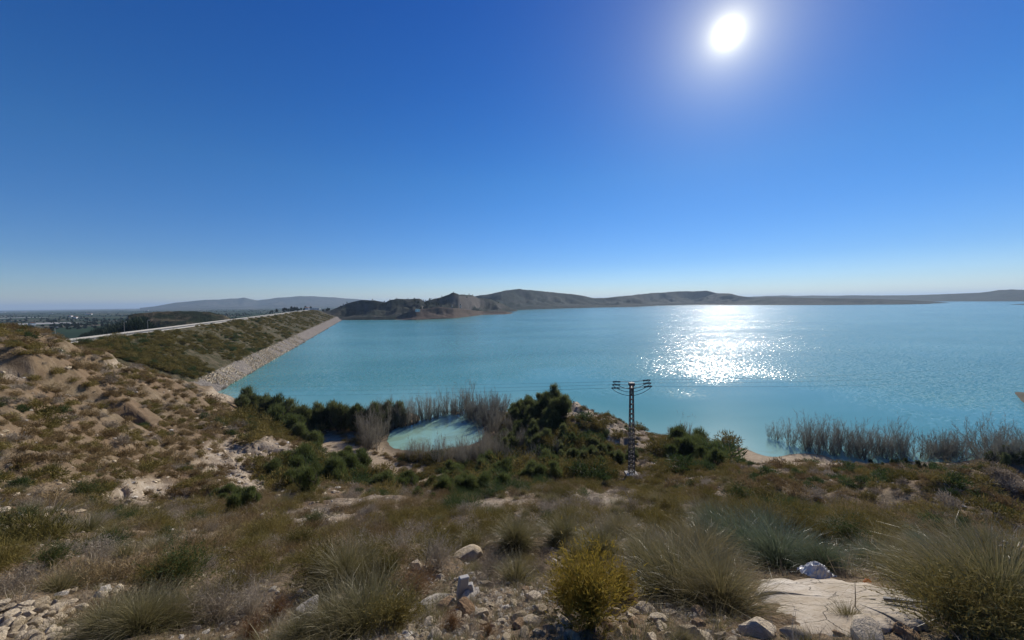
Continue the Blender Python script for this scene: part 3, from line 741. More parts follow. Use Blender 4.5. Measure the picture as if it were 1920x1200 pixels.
def crown_mesh(name, mat, Hh=5.0, Rr=1.6, n=1700, ls=.3, lobes=14, low=.18, flat=1.0):
    lobes = int(lobes * 3); n = int(n * 1.8)
    z = NR.uniform(low, .95, lobes); a = NR.uniform(0, 6.28, lobes); rr = NR.uniform(.1, .75, lobes) * np.sin(np.pi * np.clip(z, .15, .9)) ** .6
    cc = np.stack([np.cos(a) * rr * Rr, np.sin(a) * rr * Rr, z * Hh * .85], 1); cr_ = NR.uniform(.1, .36, lobes) * Rr
    i = NR.randint(0, lobes, n); d = NR.normal(size=(n, 3)); d /= np.linalg.norm(d, axis=1, keepdims=True)
    rad_ = NR.uniform(.35, 1.05, n) ** .7 * np.where(NR.uniform(size=n) < .2, NR.uniform(1.0, 1.75, n), 1)
    c = cc[i] + d * (cr_[i] * rad_)[:, None] * np.array([1, 1, 1.15 * flat]); c[:, 2] = np.maximum(c[:, 2], .15)
    up = d * .45 + NR.normal(0, .42, (n, 3)); up[:, 2] += .95; up /= np.linalg.norm(up, axis=1, keepdims=True)
    s = np.linspace(0, 1, 3)[None, :, None]
    return strips(c[:, None] + up[:, None] * s * (ls * 1.25 * NR.uniform(.6, 1.9, (n, 1, 1))), ls * NR.uniform(.08, .28, n), name, (mat,))


def trunk_mesh(name, mat, Hh=5.0, Rr=1.4, stems=3, w=.07):
    b = MB()
    for s in range(stems):
        a = NR.uniform(0, 6.28); p = Vector((math.cos(a) * .12, math.sin(a) * .12, -.25)); pts = [p]; d = Vector((math.cos(a) * .35, math.sin(a) * .35, 1))
        for q in range(5): d = (d + Vector(NR.normal(0, .15, 3).tolist())).normalized(); p = p + d * Hh * .16; pts.append(p)
        b.tube(pts, [w * (1 - i * .16) for i in range(6)], 5)
        for q in range(4):
            s0 = pts[2 + q % 4]; e = Vector(NR.normal(0, 1, 3).tolist()); e.z = abs(e.z) + .3; e.normalize(); b.tube([s0, s0 + e * Rr * .4, s0 + e * Rr * .7 + Vector((0, 0, .3))], [w * .45, w * .3, w * .12], 4)
    return b.mesh(name, mat, True)


def bare_crown(name, mat, Hh=5.5, Rr=1.1, stems=9, sub=16, w=.07, fan=.3):
    """leafless thicket: steep stems with many fine upward twigs"""
    P = []; Wd = []
    for i in range(stems):
        a = NR.uniform(0, 6.28); th = abs(NR.normal(0, fan)); l = Hh * NR.uniform(.6, 1.0)
        d = np.array([math.sin(th) * math.cos(a), math.sin(th) * math.sin(a), math.cos(th)]); p = np.array([math.cos(a), math.sin(a), 0]) * NR.uniform(0, Rr * .5); p[2] = -.4; pts = [p]
        for q in range(6): d = d + NR.normal(0, .07, 3); d[2] += .05; d /= np.linalg.norm(d); pts.append(pts[-1] + d * (l + .4) / 6)
        P.append(pts); Wd.append(w)
        for q in range(sub):
            u = NR.uniform(.15, .97); j = min(int(u * 6), 5); s0 = pts[j] + (pts[j + 1] - pts[j]) * (u * 6 - j)
            e = d + NR.normal(0, .38, 3); e[2] = abs(e[2]) + .25; e /= np.linalg.norm(e); ll = Hh * NR.uniform(.12, .3) * (1.15 - u * .6); q2 = [s0]
            for z in range(6): e = e + NR.normal(0, .1, 3); e[2] += .04; e /= np.linalg.norm(e); q2.append(q2[-1] + e * ll / 6)
            P.append(q2); Wd.append(w * .42)
            for z in range(3):
                s1 = q2[NR.randint(1, 6)]; f = e + NR.normal(0, .4, 3); f /= np.linalg.norm(f); l3 = ll * .45; P.append([s1 + f * l3 * g / 6 for g in range(7)]); Wd.append(w * .26)
    return strips(np.array(P), np.array(Wd), name, (mat,))


def rock_mesh(name, mat, seed, sub=3, cuts=9, sq=(1, .8, .65), rough=.06):
    bm = bmesh.new(); bmesh.ops.create_icosphere(bm, subdivisions=sub, radius=1.0)
    rs_ = np.random.RandomState(seed); pl_ = rs_.normal(size=(cuts, 3)); pl_ /= np.linalg.norm(pl_, axis=1, keepdims=True); dd = rs_.uniform(.4, .78, cuts)
    for v in bm.verts:
        c = np.array(v.co)
        for n_, d in zip(pl_, dd):
            k = c @ n_ - d
            if k > 0: c = c - n_ * k * .93
        f = float(fbm(np.array([c[0] * 2.1 + c[2] * 1.3 + seed]), np.array([c[1] * 2.1 - c[2] * 1.7]), seed, 4)[0]); c = c * (1 + rough * f)
        v.co = Vector((c[0] * sq[0], c[1] * sq[1], c[2] * sq[2]))
    me = bpy.data.meshes.new(name); bm.to_mesh(me); bm.free(); me.materials.append(mat)
    me.polygons.foreach_set('use_smooth', np.ones(len(me.polygons), bool))
    try: me.set_sharp_from_angle(angle=math.radians(26))
    except Exception: pass
    return me


T = {}
T['esparto'] = [tuft_mesh('esparto', M['esparto'], 2000, .7, .0048, 1.3, 1.35, .18, shade_thatch=900) for _ in range(3)]
T['esparto_low'] = [tuft_mesh('esparto_low', M['esparto'], 800, .55, .0062, 1.25, 1.25, .14, k=4, shade_thatch=350) for _ in range(3)]
T['green_tuft'] = [tuft_mesh('green_tuft', M['green_grass'], 1700, .66, .005, 1.3, 1.25, .2, shade_thatch=700) for _ in range(3)]
T['broom'] = [twig_mesh('broom', M['broom'], 170, .56, .0042, .5, 16, 3000, M['broom'], .03, .32) for _ in range(2)]
T['olive_fine'] = [twig_mesh('olive_fine', M['scrub_olive'], 130, .42, .0038, 1.25, 12, 4200, M['scrub_olive'], .021) for _ in range(2)]
T['green_fine'] = [twig_mesh('green_fine', M['scrub_olive'], 120, .42, .0038, 1.2, 12, 4600, M['scrub_green'], .021) for _ in range(2)]
T['rust_fine'] = [twig_mesh('rust_fine', M['rust'], 150, .36, .0045, 1.3, 11) for _ in range(2)]
T['dry_fine'] = [twig_mesh('dry_fine', M['dry'], 110, .42, .0048, 1.25, 12) for _ in range(3)]
for kk_, mm_, n1_, n2_ in (('brown', 'scrub_brown', 1000, 3600), ('olive', 'scrub_olive', 1000, 4200), ('green', 'scrub_green', 1100, 4600), ('dry', 'dry', 700, 2600)):
    T['dome_' + kk_] = [dome_mesh('dome_' + kk_, M[mm_], n1_, .5, .5, .12, 9, .45 if kk_ != 'dry' else .2, .22) for _ in range(4)]
    T['mound_' + kk_] = [dome_mesh('mound_' + kk_, M[mm_], n2_, .5, .52, .085, 15, .4 if kk_ != 'dry' else .1, .085) for _ in range(3)]
T['rock'] = [rock_mesh('rock', M['rock'], s, 3, 10, q) for s, q in ((1, (1, .8, .6)), (2, (1, .75, .7)), (3, (1.1, .8, .5)), (4, (.9, .9, .65)), (5, (1, .65, .75)), (6, (1.15, .7, .55)))]
T['rock_white'] = [rock_mesh('rock_white', M['rock_white'], s, 3, 8, q) for s, q in ((11, (1, .8, .8)), (12, (1, .7, .6)))]
T['rock_brown'] = [rock_mesh('rock_brown', M['rock_brown'], s, 3, 8, q) for s, q in ((21, (1, .8, .8)), (22, (1, .7, .6)))]
T['chip'] = [rock_mesh('chip', M['rock'], s, 1, 5, (1, .8, .55), .0) for s in (31, 32, 33)] + [rock_mesh('chip', M['rock_white'], 34, 1, 5, (1, .7, .5), .0)]
T['dry_grass'] = [tuft_mesh('dry_grass', M['esparto'], 40, .2, .004, 1.2, .9, .06, k=3) for _ in range(2)] + [tuft_mesh('dry_grass', M['dry'], 45, .16, .0035, 1.5, .8, .07, k=3) for _ in range(2)] + [twig_mesh('twigs', M['dry'], 12, .16, .0035, 1.7, 3) for _ in range(2)]

# trees: crown + trunk per kind
def tree_set(n, mk): return [mk() for _ in range(n)]
T['tree_green'] = tree_set(5, lambda: (crown_mesh('crown', M['tree_green'], 5, 1.7, 2100, .34), trunk_mesh('trunk', M['bark'])))
T['tree_light'] = tree_set(4, lambda: (crown_mesh('crown', M['tree_light'], 3, 1.5, 1700, .3, 11, .05), trunk_mesh('trunk', M['bark'], 3, 1.1)))
T['pine'] = tree_set(3, lambda: (crown_mesh('crown', M['pine'], 8, 2.6, 700, .9, 9, .3), trunk_mesh('trunk', M['bark'], 8, 2, 1, .16)))
T['bare'] = tree_set(5, lambda: (bare_crown('twigs', M['bare'], 5.5, 2.2, 12, 22, .06, .16), trunk_mesh('trunk', M['bark'], 3, .8, 3, .05)))
T['bare_dark'] = tree_set(5, lambda: (bare_crown('twigs', M['bare_dark'], 5.5, 1.6, 13, 18, .06, .24), trunk_mesh('trunk', M['bark'], 3, .8, 3, .05)))
T['bare_round'] = tree_set(3, lambda: (bare_crown('twigs', M['bare_dark'], 5.0, 2.2, 20, 22, .07, .55), trunk_mesh('trunk', M['bark'], 2.5, 1, 3, .05)))


# ---------------------------------------------------------------- placing
def slope_quat(x, y, k=.6):
    e = .3; zx = (ground(x + e, y) - ground(x - e, y))[0] / (2 * e); zy = (ground(x, y + e) - ground(x, y - e))[0] / (2 * e)
    return Vector((-zx * k, -zy * k, 1)).to_track_quat('Z', 'Y')


def put(kind, name, p, s, label, cat, group=None, rz=None, sz=1.0, tilt=None, var=None, sink=0.03):
    me = T[kind][(R.randrange(len(T[kind])) if var is None else var) % len(T[kind])]
    rz = R.uniform(0, 6.28) if rz is None else rz
    if isinstance(me, tuple):
        o = empty(name, (p[0], p[1], p[2] - sink), rz, s); o.scale = (s, s, s * sz)
        for q, nm in zip(me, ('twigs' if kind.startswith('bare') else 'crown', 'trunk')): link(nm, q, o)
    else:
        o = link(name, me, loc=(p[0], p[1], p[2] - sink * s)); o.scale = (s, s, s * sz); o.rotation_euler = (0, 0, rz)
        if tilt: o.rotation_euler = (tilt[0], tilt[1], rz)
    return tag(o, label, cat, group)


def stuff(name, label, cat, kinds, pts, rots, scls, idx):
    """a mass nobody could count: one object whose points carry the shapes"""
    srcs = []
    for k in kinds: srcs += T[k]
    me = bpy.data.meshes.new(name); me.vertices.add(len(pts)); me.vertices.foreach_set('co', np.asarray(pts, np.float32).ravel())
    a = me.attributes.new('rot', 'FLOAT_VECTOR', 'POINT'); a.data.foreach_set('vector', np.asarray(rots, np.float32).ravel())
    a = me.attributes.new('scl', 'FLOAT_VECTOR', 'POINT'); a.data.foreach_set('vector', np.asarray(scls, np.float32).ravel())
    a = me.attributes.new('idx', 'INT', 'POINT'); a.data.foreach_set('value', np.asarray(idx, np.int32))
    o = link(name, me); tag(o, label, cat, kind='stuff')
    g = bpy.data.node_groups.new(name, 'GeometryNodeTree'); g.interface.new_socket('Geometry', in_out='INPUT', socket_type='NodeSocketGeometry'); g.interface.new_socket('Geometry', in_out='OUTPUT', socket_type='NodeSocketGeometry')
    gi = g.nodes.new('NodeGroupInput'); go = g.nodes.new('NodeGroupOutput'); j = g.nodes.new('GeometryNodeJoinGeometry'); ip = g.nodes.new('GeometryNodeInstanceOnPoints')
    for s in reversed(srcs):
        oi = g.nodes.new('GeometryNodeObjectInfo'); oi.inputs['Object'].default_value = source_obj(s); oi.inputs['As Instance'].default_value = True; g.links.new(oi.outputs['Geometry'], j.inputs[0])
    def at(nm, ty):
        n = g.nodes.new('GeometryNodeInputNamedAttribute'); n.data_type = ty; n.inputs['Name'].default_value = nm; return n.outputs[0]
    g.links.new(gi.outputs[0], ip.inputs['Points']); g.links.new(j.outputs[0], ip.inputs['Instance']); ip.inputs['Pick Instance'].default_value = True
    g.links.new(at('idx', 'INT'), ip.inputs['Instance Index']); g.links.new(at('rot', 'FLOAT_VECTOR'), ip.inputs['Rotation']); g.links.new(at('scl', 'FLOAT_VECTOR'), ip.inputs['Scale'])
    g.links.new(ip.outputs[0], go.inputs[0]); md_ = o.modifiers.new('scatter', 'NODES'); md_.node_group = g
    return o


_src = {}
def source_obj(me):
    """a plain object carrying this mesh: one already standing in the scene if there is one"""
    if me.name not in _src:
        for o in sc.objects:
            if o.type == 'MESH' and o.data == me: _src[me.name] = o; break
        else: _src[me.name] = bpy.data.objects.new(me.name, me)
    return _src[me.name]


def phit(px, py):
    p = hit(px, py)
    return p


def size_at(p, hpx):
    """metres that span hpx photo pixels at point p"""
    v = np.array([p[0], p[1], p[2] - H]); return hpx * (v @ _F) / FPX


# ---- foreground plants, each placed where it grows; height in photo pixels
FG = []   # footprints of placed plants: x, y, radius
SL_C = None
def plant(kind, name, px, py, hpx, label, cat='grass tuft', nat=.6, group=None, sz=1.0, var=None):
    p = phit(px, py)
    if p is None: return
    s = size_at(p, hpx) / nat; FG.append((p[0], p[1], s * .45)); return put(kind, name, p, s, label, cat, group, sz=sz, var=var)


E = 'esparto_tuft'
plant('esparto', E, 1275, 1125, 105, 'largest arching esparto tuft, dark hollow facing the stones, right of the yellow broom', nat=.5, sz=.95)
plant('esparto', E, 1352, 1140, 95, 'esparto tuft leaning over the left end of the pale slab', nat=.52)
plant('esparto', E, 1215, 1060, 60, 'pale esparto tuft touching the back of the largest arching tuft', nat=.52)
plant('esparto', E, 1320, 1060, 75, 'tawny esparto tuft between the big arching tuft and the silvery green grass', nat=.52)
plant('esparto', E, 1130, 1042, 50, 'grey dark-bellied esparto tuft directly behind the yellow broom', nat=.5)
plant('esparto', E, 1060, 1015, 45, 'pale dry esparto tuft up the slope behind the yellow broom', nat=.52)
plant('esparto', E, 1160, 1005, 38, 'low pale esparto tuft on the slope below the lattice pole', nat=.52)
plant('esparto', E, 968, 1018, 42, 'small round dark esparto tuft standing alone above the tan boulder', nat=.5)
plant('green_tuft', 'grass_tuft', 1395, 1040, 80, 'silvery green grass tuft, left part of the big green patch', nat=.55)
plant('green_tuft', 'grass_tuft', 1462, 1062, 90, 'broad silvery green grass tuft behind the pale slab', nat=.55)
plant('green_tuft', 'grass_tuft', 1350, 1000, 55, 'grey green grass tuft at the back of the green patch', nat=.55)
plant('green_tuft', 'grass_tuft', 1440, 1005, 55, 'deep green grass tuft up the slope from the pale slab', nat=.55)
plant('green_tuft', 'grass_tuft', 1545, 1062, 55, 'green grass tuft just behind the silver wrapper', nat=.55)
plant('olive_fine', 'shrub', 1500, 1010, 60, 'dark low shrub behind the broad silvery green tuft', 'shrub', .42)
plant('olive_fine', 'shrub', 1540, 1025, 50, 'dark olive shrub uphill of the silver wrapper', 'shrub', .42)
plant('green_fine', 'shrub', 1590, 1030, 55, 'bright green shrub at the end of the dark shrubs', 'shrub', .42)
plant('green_fine', 'shrub', 1390, 950, 42, 'dark green shrub on the slope between pole and silvery grass', 'shrub', .42)
plant('olive_fine', 'shrub', 1440, 950, 38, 'dark shrub beside the dark green one on the slope', 'shrub', .42)
plant('green_tuft', 'grass_tuft', 1640, 1060, 50, 'soft green tuft on the low mound behind the slab', nat=.55)
plant('broom', 'broom_bush', 1108, 1178, 150, 'yellow green broom bush standing upright among the stones', 'broom bush', .6, var=0)
plant('broom', 'broom_bush', 1065, 1150, 80, 'lower left wing of yellow broom beside the upright bush', 'broom bush', .6, var=1)
plant('broom', 'broom_bush', 1163, 1125, 62, 'small yellow broom at the right foot of the upright bush', 'broom bush', .6, var=1)
plant('esparto_low', E, 968, 1092, 62, 'small green gold tuft between boulder and broom', nat=.55)
plant('dry_fine', 'dry_shrub', 922, 1082, 50, 'bleached dry shrub right of the tan boulder', 'dry shrub', .42)
plant('olive_fine', 'shrub', 612, 1100, 80, 'large dark shrub above the white stone', 'shrub', .42)
plant('esparto', E, 650, 1098, 75, 'olive esparto tuft on the right flank of the large dark shrub', nat=.55)
plant('olive_fine', 'shrub', 720, 1095, 62, 'grey olive shrub between the dark shrub and the rust bush', 'shrub', .42)
plant('dry_fine', 'dry_shrub', 760, 1040, 52, 'grey feathery shrub uphill of the rust coloured bush', 'dry shrub', .42)
plant('dry_fine', 'dry_shrub', 820, 1065, 62, 'dark twiggy shrub left of the tan boulder', 'dry shrub', .42)
plant('rust_fine', 'rust_bush', 778, 1118, 68, 'round rust coloured bush left of the upright stones', 'dry shrub', .4)
plant('esparto', E, 690, 1195, 100, 'big olive brown tuft at the bottom edge below the rust bush', nat=.52)
plant('esparto', E, 630, 1200, 80, 'olive tuft at the bottom edge right of the white stone', nat=.52)
plant('esparto', E, 560, 1205, 50, 'short olive tuft at the bottom edge below the white stone', nat=.52)
plant('olive_fine', 'shrub', 745, 1185, 75, 'black green shrub beside the round yellow stone', 'shrub', .42)
plant('green_fine', 'shrub', 335, 1100, 72, 'fresh green bush on the left slope', 'shrub', .42)
plant('olive_fine', 'shrub', 290, 1105, 52, 'dull green shrub on the left flank of the fresh green bush', 'shrub', .42)
plant('dry_fine', 'dry_shrub', 408, 1165, 85, 'ash grey leafless shrub below the fresh green bush', 'dry shrub', .42)
plant('dry_fine', 'dry_shrub', 470, 1150, 65, 'ash grey shrub right of the leafless one', 'dry shrub', .42)
plant('rust_fine', 'rust_bush', 520, 1160, 50, 'brownish twiggy bush left of the white stone', 'dry shrub', .4)
plant('rust_fine', 'rust_bush', 470, 1200, 48, 'brownish bush at the bottom edge below the grey shrubs', 'dry shrub', .4)
plant('esparto', E, 200, 1190, 65, 'amber brown tuft right of the stone heap', nat=.52)
plant('esparto', E, 262, 1185, 70, 'olive brown tuft between the stone heap and the leafless shrub', nat=.52)
plant('esparto', E, 320, 1175, 60, 'tawny tuft left of the leafless shrub', nat=.52)
plant('esparto_low', E, 110, 1110, 50, 'amber tuft above the stone heap', nat=.52)
plant('dry_fine', 'dry_shrub', 60, 1100, 45, 'grey twiggy shrub above the stone heap at the left edge', 'dry shrub', .42)
plant('dry_fine', 'dry_shrub', 170, 1080, 38, 'pale grey shrub above the pair of tan stones', 'dry shrub', .42)
plant('green_fine', 'shrub', 158, 935, 42, 'isolated dark green bush on the left slope', 'shrub', .42, sz=.8)
plant('green_fine', 'shrub', 368, 985, 30, 'small dark green bush in the gully mouth', 'shrub', .42, sz=.8)
plant('green_fine', 'shrub', 305, 1008, 28, 'very dark low bush left of the small gully bush', 'shrub', .42, sz=.7)
for i, (px, py, h, lb) in enumerate(((1800, 1185, 130, 'wide brown green bush filling the right corner, its front lobe'), (1872, 1160, 130, 'tall olive bush at the right edge'), (1905, 1205, 105, 'dark twiggy bush in the bottom right corner'),
                                     (1760, 1110, 70, 'soft olive bush behind the right end of the slab'), (1830, 1085, 65, 'amber olive bush above the right corner bush'), (1905, 1080, 70, 'olive bush at the right edge below the track'), (1690, 1080, 40, 'dry straw tuft along the back edge of the slab'))):
    plant(('olive_fine', 'esparto')[i in (1, 3, 6)], 'shrub' if i != 6 else E, px, py, h, lb, 'shrub' if i != 6 else 'grass tuft', .45)
plant('dry_fine', 'dry_shrub', 1850, 1200, 70, 'bare purplish twigs under the right corner bush', 'dry shrub', .42)
plant('esparto_low', E, 1592, 1168, 45, 'little dry tuft growing on the front of the pale slab', nat=.55)
plant('esparto_low', E, 1280, 1205, 34, 'short dry tuft among the bottom stones', nat=.55)
plant('rust_fine', 'rust_bush', 850, 1180, 46, 'orange brown dry plant below the upright stones', 'dry shrub', .4)
plant('rust_fine', 'rust_bush', 915, 1190, 30, 'small rust coloured plant at the bottom edge by the dry litter', 'dry shrub', .4)

for px, py, h, kd, lb in ((560, 1030, 46, 'olive_fine', 'dusky shrub on the slope above the large dark shrub'), (480, 1075, 52, 'olive_fine', 'dusky shrub between the fresh green bush and the large dark shrub'), (700, 1050, 46, 'olive_fine', 'dusky shrub uphill of the grey olive shrub'), (850, 1010, 34, 'olive_fine', 'small dusky shrub uphill of the tan boulder'),
                          (1080, 1060, 40, 'olive_fine', 'dusky shrub squeezed behind the left half of the broom'), (590, 985, 30, 'green_fine', 'small green shrub in the brown scrub below the valley'), (760, 975, 28, 'olive_fine', 'low dark shrub in the brown scrub at the centre left'), (1250, 960, 34, 'olive_fine', 'low dark shrub below the pole foot'), (1030, 985, 30, 'green_fine', 'low green shrub on the slope left of the pale tufts'),
                          (1660, 1010, 30, 'olive_fine', 'dark shrub at the left end of the pale track'), (100, 1060, 44, 'green_fine', 'dark green shrub above the amber tuft'), (30, 1050, 40, 'olive_fine', 'dusky shrub at the left edge above the grey twigs'), (420, 1020, 30, 'olive_fine', 'dusky low shrub right of the very dark bush'), (900, 975, 26, 'olive_fine', 'dark cushion left of the small round tuft')):
    plant(kd, 'shrub', px, py, h, lb, 'shrub', .42, sz=.85)
# ---- stones, each its own thing
def stone(kind, px, py, wpx, label, var=None, sz=1.0, rz=None, tilt=None, group=None, sink=.3):
    p = phit(px, py)
    if p is None: return
    s = size_at(p, wpx) * .5; FG.append((p[0], p[1], s * .9))
    return put(kind, 'rock', (p[0], p[1], p[2] + s * .45), s, label, 'rock', group, rz=rz, sz=sz, tilt=tilt, var=var, sink=.3)


stone('rock', 876, 1052, 62, 'big tan boulder with a bright top and shaded face, above the upright stones', 1, 1.15, .3)
stone('rock_white', 576, 1148, 50, 'white angular stone with a grey shadow side, below the large dark shrub', 0, 1.3)
stone('rock', 770, 1160, 36, 'rounded yellow stone half hidden by the black green shrub', 3, 1.2)
stone('rock_brown', 872, 1150, 46, 'brown split stone standing on edge below the mortar lump', 0, 1.35, 1.2)
stone('rock_white', 882, 1118, 44, 'pale mortar lump against the upright grey block', 1, .9, .5)
stone('rock_white', 815, 1130, 62, 'flat whitish stone left of the upright block', 1, .45, .2)
stone('rock', 912, 1098, 30, 'brown stone under the bleached dry shrub', 2, .9)
ST = [(985, 1108, 16), (998, 1125, 30), (962, 1135, 24), (1012, 1148, 26), (1000, 1172, 36), (1030, 1182, 26), (1052, 1180, 44), (1045, 1150, 18), (1136, 1158, 44), (1152, 1128, 18), (1185, 1120, 18), (1214, 1148, 34), (1256, 1158, 30), (1290, 1186, 34), (1240, 1180, 26), (1190, 1176, 30), (1265, 1125, 26),
      (1160, 1190, 24), (985, 1190, 22), (940, 1168, 16), (1100, 1195, 20), (1220, 1200, 30), (1320, 1200, 30), (1080, 1200, 26), (948, 1200, 22), (900, 1200, 20), (820, 1195, 26), (1352, 1196, 24)]
ST = [(a, b, w * 1.25) for a, b, w in ST] + [(R.uniform(790, 1335), R.uniform(1125, 1203), R.uniform(16, 40)) for _ in range(46)]
for i, (px, py, w) in enumerate(ST): stone('rock' if i % 5 else 'rock_brown', px, py, w, ('limestone' if i % 5 else 'brownish') + ' cobble lying ' + ('in the litter below the tan boulder' if px < 940 else 'left of the yellow broom' if px < 1075 else 'under the yellow broom' if px < 1170 else 'under the largest arching tuft' if px < 1290 else 'left of the long slab boulder') + (', near the bottom edge' if py > 1180 else ''), group='cobbles round the yellow broom')
stone('rock', 1425, 1185, 84, 'long tan boulder along the front left edge of the slab', 5, .8, .1)
stone('rock', 1490, 1195, 60, 'tan stone lying right of the long boulder at the slab front', 2, .7, .1)
stone('rock', 1632, 1200, 76, 'ochre boulder standing in front of the pale slab', 1, 1.2, 1.0)
stone('rock_brown', 1700, 1192, 46, 'grey brown stone between the ochre boulder and the corner bush', 0, .8)
stone('rock_brown', 1575, 1192, 26, 'small brown stone under the little tuft on the slab front', 1, .8)
stone('rock', 188, 1120, 34, 'left one of two tan stones on the slope above the stone heap', 2, .7)
stone('rock', 220, 1112, 30, 'right one of two tan stones, higher, with a thin stick before it', 4, 1.0)
for i, (px, py, w) in enumerate(((85, 1008, 20), (112, 1012, 16), (62, 990, 17), (240, 942, 18), (90, 955, 14), (120, 965, 13), (40, 975, 18), (150, 990, 12), (30, 1010, 14), (5, 960, 22), (190, 930, 14), (690, 985, 16), (495, 975, 13), (470, 970, 10), (580, 1000, 10), (150, 1020, 10))):
    stone('rock', px, py, w, 'loose pale stone lying in the scrub of the left slope', group='loose stones on the left slope')
i = 0
for row in range(8):
    for q in range(9):
        px = q * 19 - 8 + R.uniform(-6, 6) + row * 1.5; py = 1138 + row * 10 + R.uniform(-4, 4)
        if px > 160 - (0 if row < 5 else (row - 4) * 4) or (px > 130 and row < 1): continue
        stone('rock', px, py, R.uniform(20, 32), 'angular tan stone ' + ('on the top rim of' if row < 2 else 'in the middle of' if row < 5 else 'low in') + ' the bottom left heap, ' + ('at the picture edge' if px < 40 else 'centre' if px < 90 else 'right flank'), group='stones of the bottom left heap', sz=R.uniform(.8, 1.2), tilt=(R.uniform(-.4, .4), R.uniform(-.4, .4)))

# upright block and rods by the mortar lump
p = phit(868, 1118); s = size_at(p, 1)
b = MB(); b.box((0, 0, 18 * s), (19 * s, 10 * s, 40 * s), rot=Matrix.Rotation(.14, 3, 'Y') @ Matrix.Rotation(.5, 3, 'Z')); b.box((14 * s, 4 * s, 10 * s), (12 * s, 10 * s, 22 * s), rot=Matrix.Rotation(-.2, 3, 'Y')); blk = link('concrete_block', b.mesh('concrete_block', M['concrete']), loc=p); tag(blk, 'dark upright hollow block standing behind the mortar lump', 'block')
bv = blk.modifiers.new('b', 'BEVEL'); bv.width = .006
# the slab
sp = [phit(*q) for q in ((1418, 1098), (1480, 1088), (1560, 1085), (1640, 1095), (1710, 1112), (1745, 1140), (1742, 1175), (1690, 1190), (1600, 1196), (1520, 1192), (1465, 1168), (1430, 1130))]
sp = np.array(sp); pc_ = sp.mean(0)
# fit a plane so that it lies on the ground as one piece
Aq = np.c_[sp[:, :2], np.ones(len(sp))]; co = np.linalg.lstsq(Aq, sp[:, 2], rcond=None)[0]
top = []; rows = []; nring = 14; nseg = 96
from itertools import product
cl = np.vstack([sp, sp[:1]]); tpar = np.linspace(0, len(sp), nseg, endpoint=False); edge = np.array([cl[int(t_)] + (cl[int(t_) + 1] - cl[int(t_)]) * (t_ - int(t_)) for t_ in tpar])
edge[:, :2] += (fbm(edge[:, 0] * 6, edge[:, 1] * 6, 200, 3) * .09)[:, None]
Vs = []; Fs = []
for r_i in range(nring + 3):
    k = min(r_i / nring, 1.0)
    for j in range(nseg):
        xy = pc_[:2] + (edge[j, :2] - pc_[:2]) * (k if r_i <= nring else 1.0 + .02 * (r_i - nring))
        zz = co[0] * xy[0] + co[1] * xy[1] + co[2] + .055 - .05 * k ** 6
        zz += .012 * float(fbm(np.array([xy[0] * 2.5]), np.array([xy[1] * 2.5]), 210, 4)[0])
        if r_i > nring: zz -= .09 * (r_i - nring)
        Vs.append((xy[0], xy[1], zz))
for r_i in range(nring + 2):
    for j in range(nseg): Fs.append((r_i * nseg + j, (r_i + 1) * nseg + j, (r_i + 1) * nseg + (j + 1) % nseg, r_i * nseg + (j + 1) % nseg))
Vs = np.array(Vs); area_n = 0
slm, t = new_mat('pale_slab'); P_ = geo_pos(t); n1 = noise(t, P_, 2.2, 6, .65); n2 = noise(t, P_, 30, 5, .7)
c_ = ramp(t, n1, [(0.3, (.26, .2, .14)), (0.42, (.4, .34, .26)), (0.55, (.54, .48, .39)), (0.7, (.62, .56, .46))]); c_ = mixc(t, ramp(t, n2, [(0.54, 0.0), (0.64, .7)]), c_, (.2, .15, .1)); c_ = mixc(t, ramp(t, noise(t, P_, .9, 3, .6, 1.5), [(0.45, 0.0), (0.6, .5)]), c_, (.36, .29, .2))
vc = N(t, 'ShaderNodeTexVoronoi', feature='DISTANCE_TO_EDGE', ins={'Scale': 1.7}); wv = N(t, 'ShaderNodeVectorMath', operation='ADD'); nz_ = N(t, 'ShaderNodeTexNoise', ins={'Scale': 3.0, 'Detail': 5}); t.links.new(P_, nz_.inputs['Vector']); vs_ = N(t, 'ShaderNodeVectorMath', operation='SCALE', ins={'Scale': .35}); t.links.new(nz_.outputs['Color'], vs_.inputs[0]); t.links.new(P_, wv.inputs[0]); t.links.new(vs_.outputs[0], wv.inputs[1]); t.links.new(wv.outputs[0], vc.inputs['Vector'])
ck = ramp(t, vc.outputs['Distance'], [(0.0, 1.0), (0.008, 0.0)]); c_ = mixc(t, math_node(t, 'MULTIPLY', ck, .35), c_, (.1, .075, .05))
out_principled(t, c_, .9, .15, math_node(t, 'SUBTRACT', math_node(t, 'ADD', n1, math_node(t, 'MULTIPLY', n2, .25)), math_node(t, 'MULTIPLY', ck, .5)), .9, .03)
slab = link('slab', mesh('slab', Vs, Fs, (slm,), True)); tag(slab, 'flat pale slab of poured mortar lying among the plants at the lower right', 'slab')
for q, v in zip(slab.data.polygons, (0,)):
    if q.normal.z < 0: slab.data.flip_normals()
def on_slab(px, py):
    d = ray(px, py); tt_ = (co[2] + .055 - H) / (d[2] - co[0] * d[0] - co[1] * d[1]); return np.array([0, 0, H]) + d * tt_
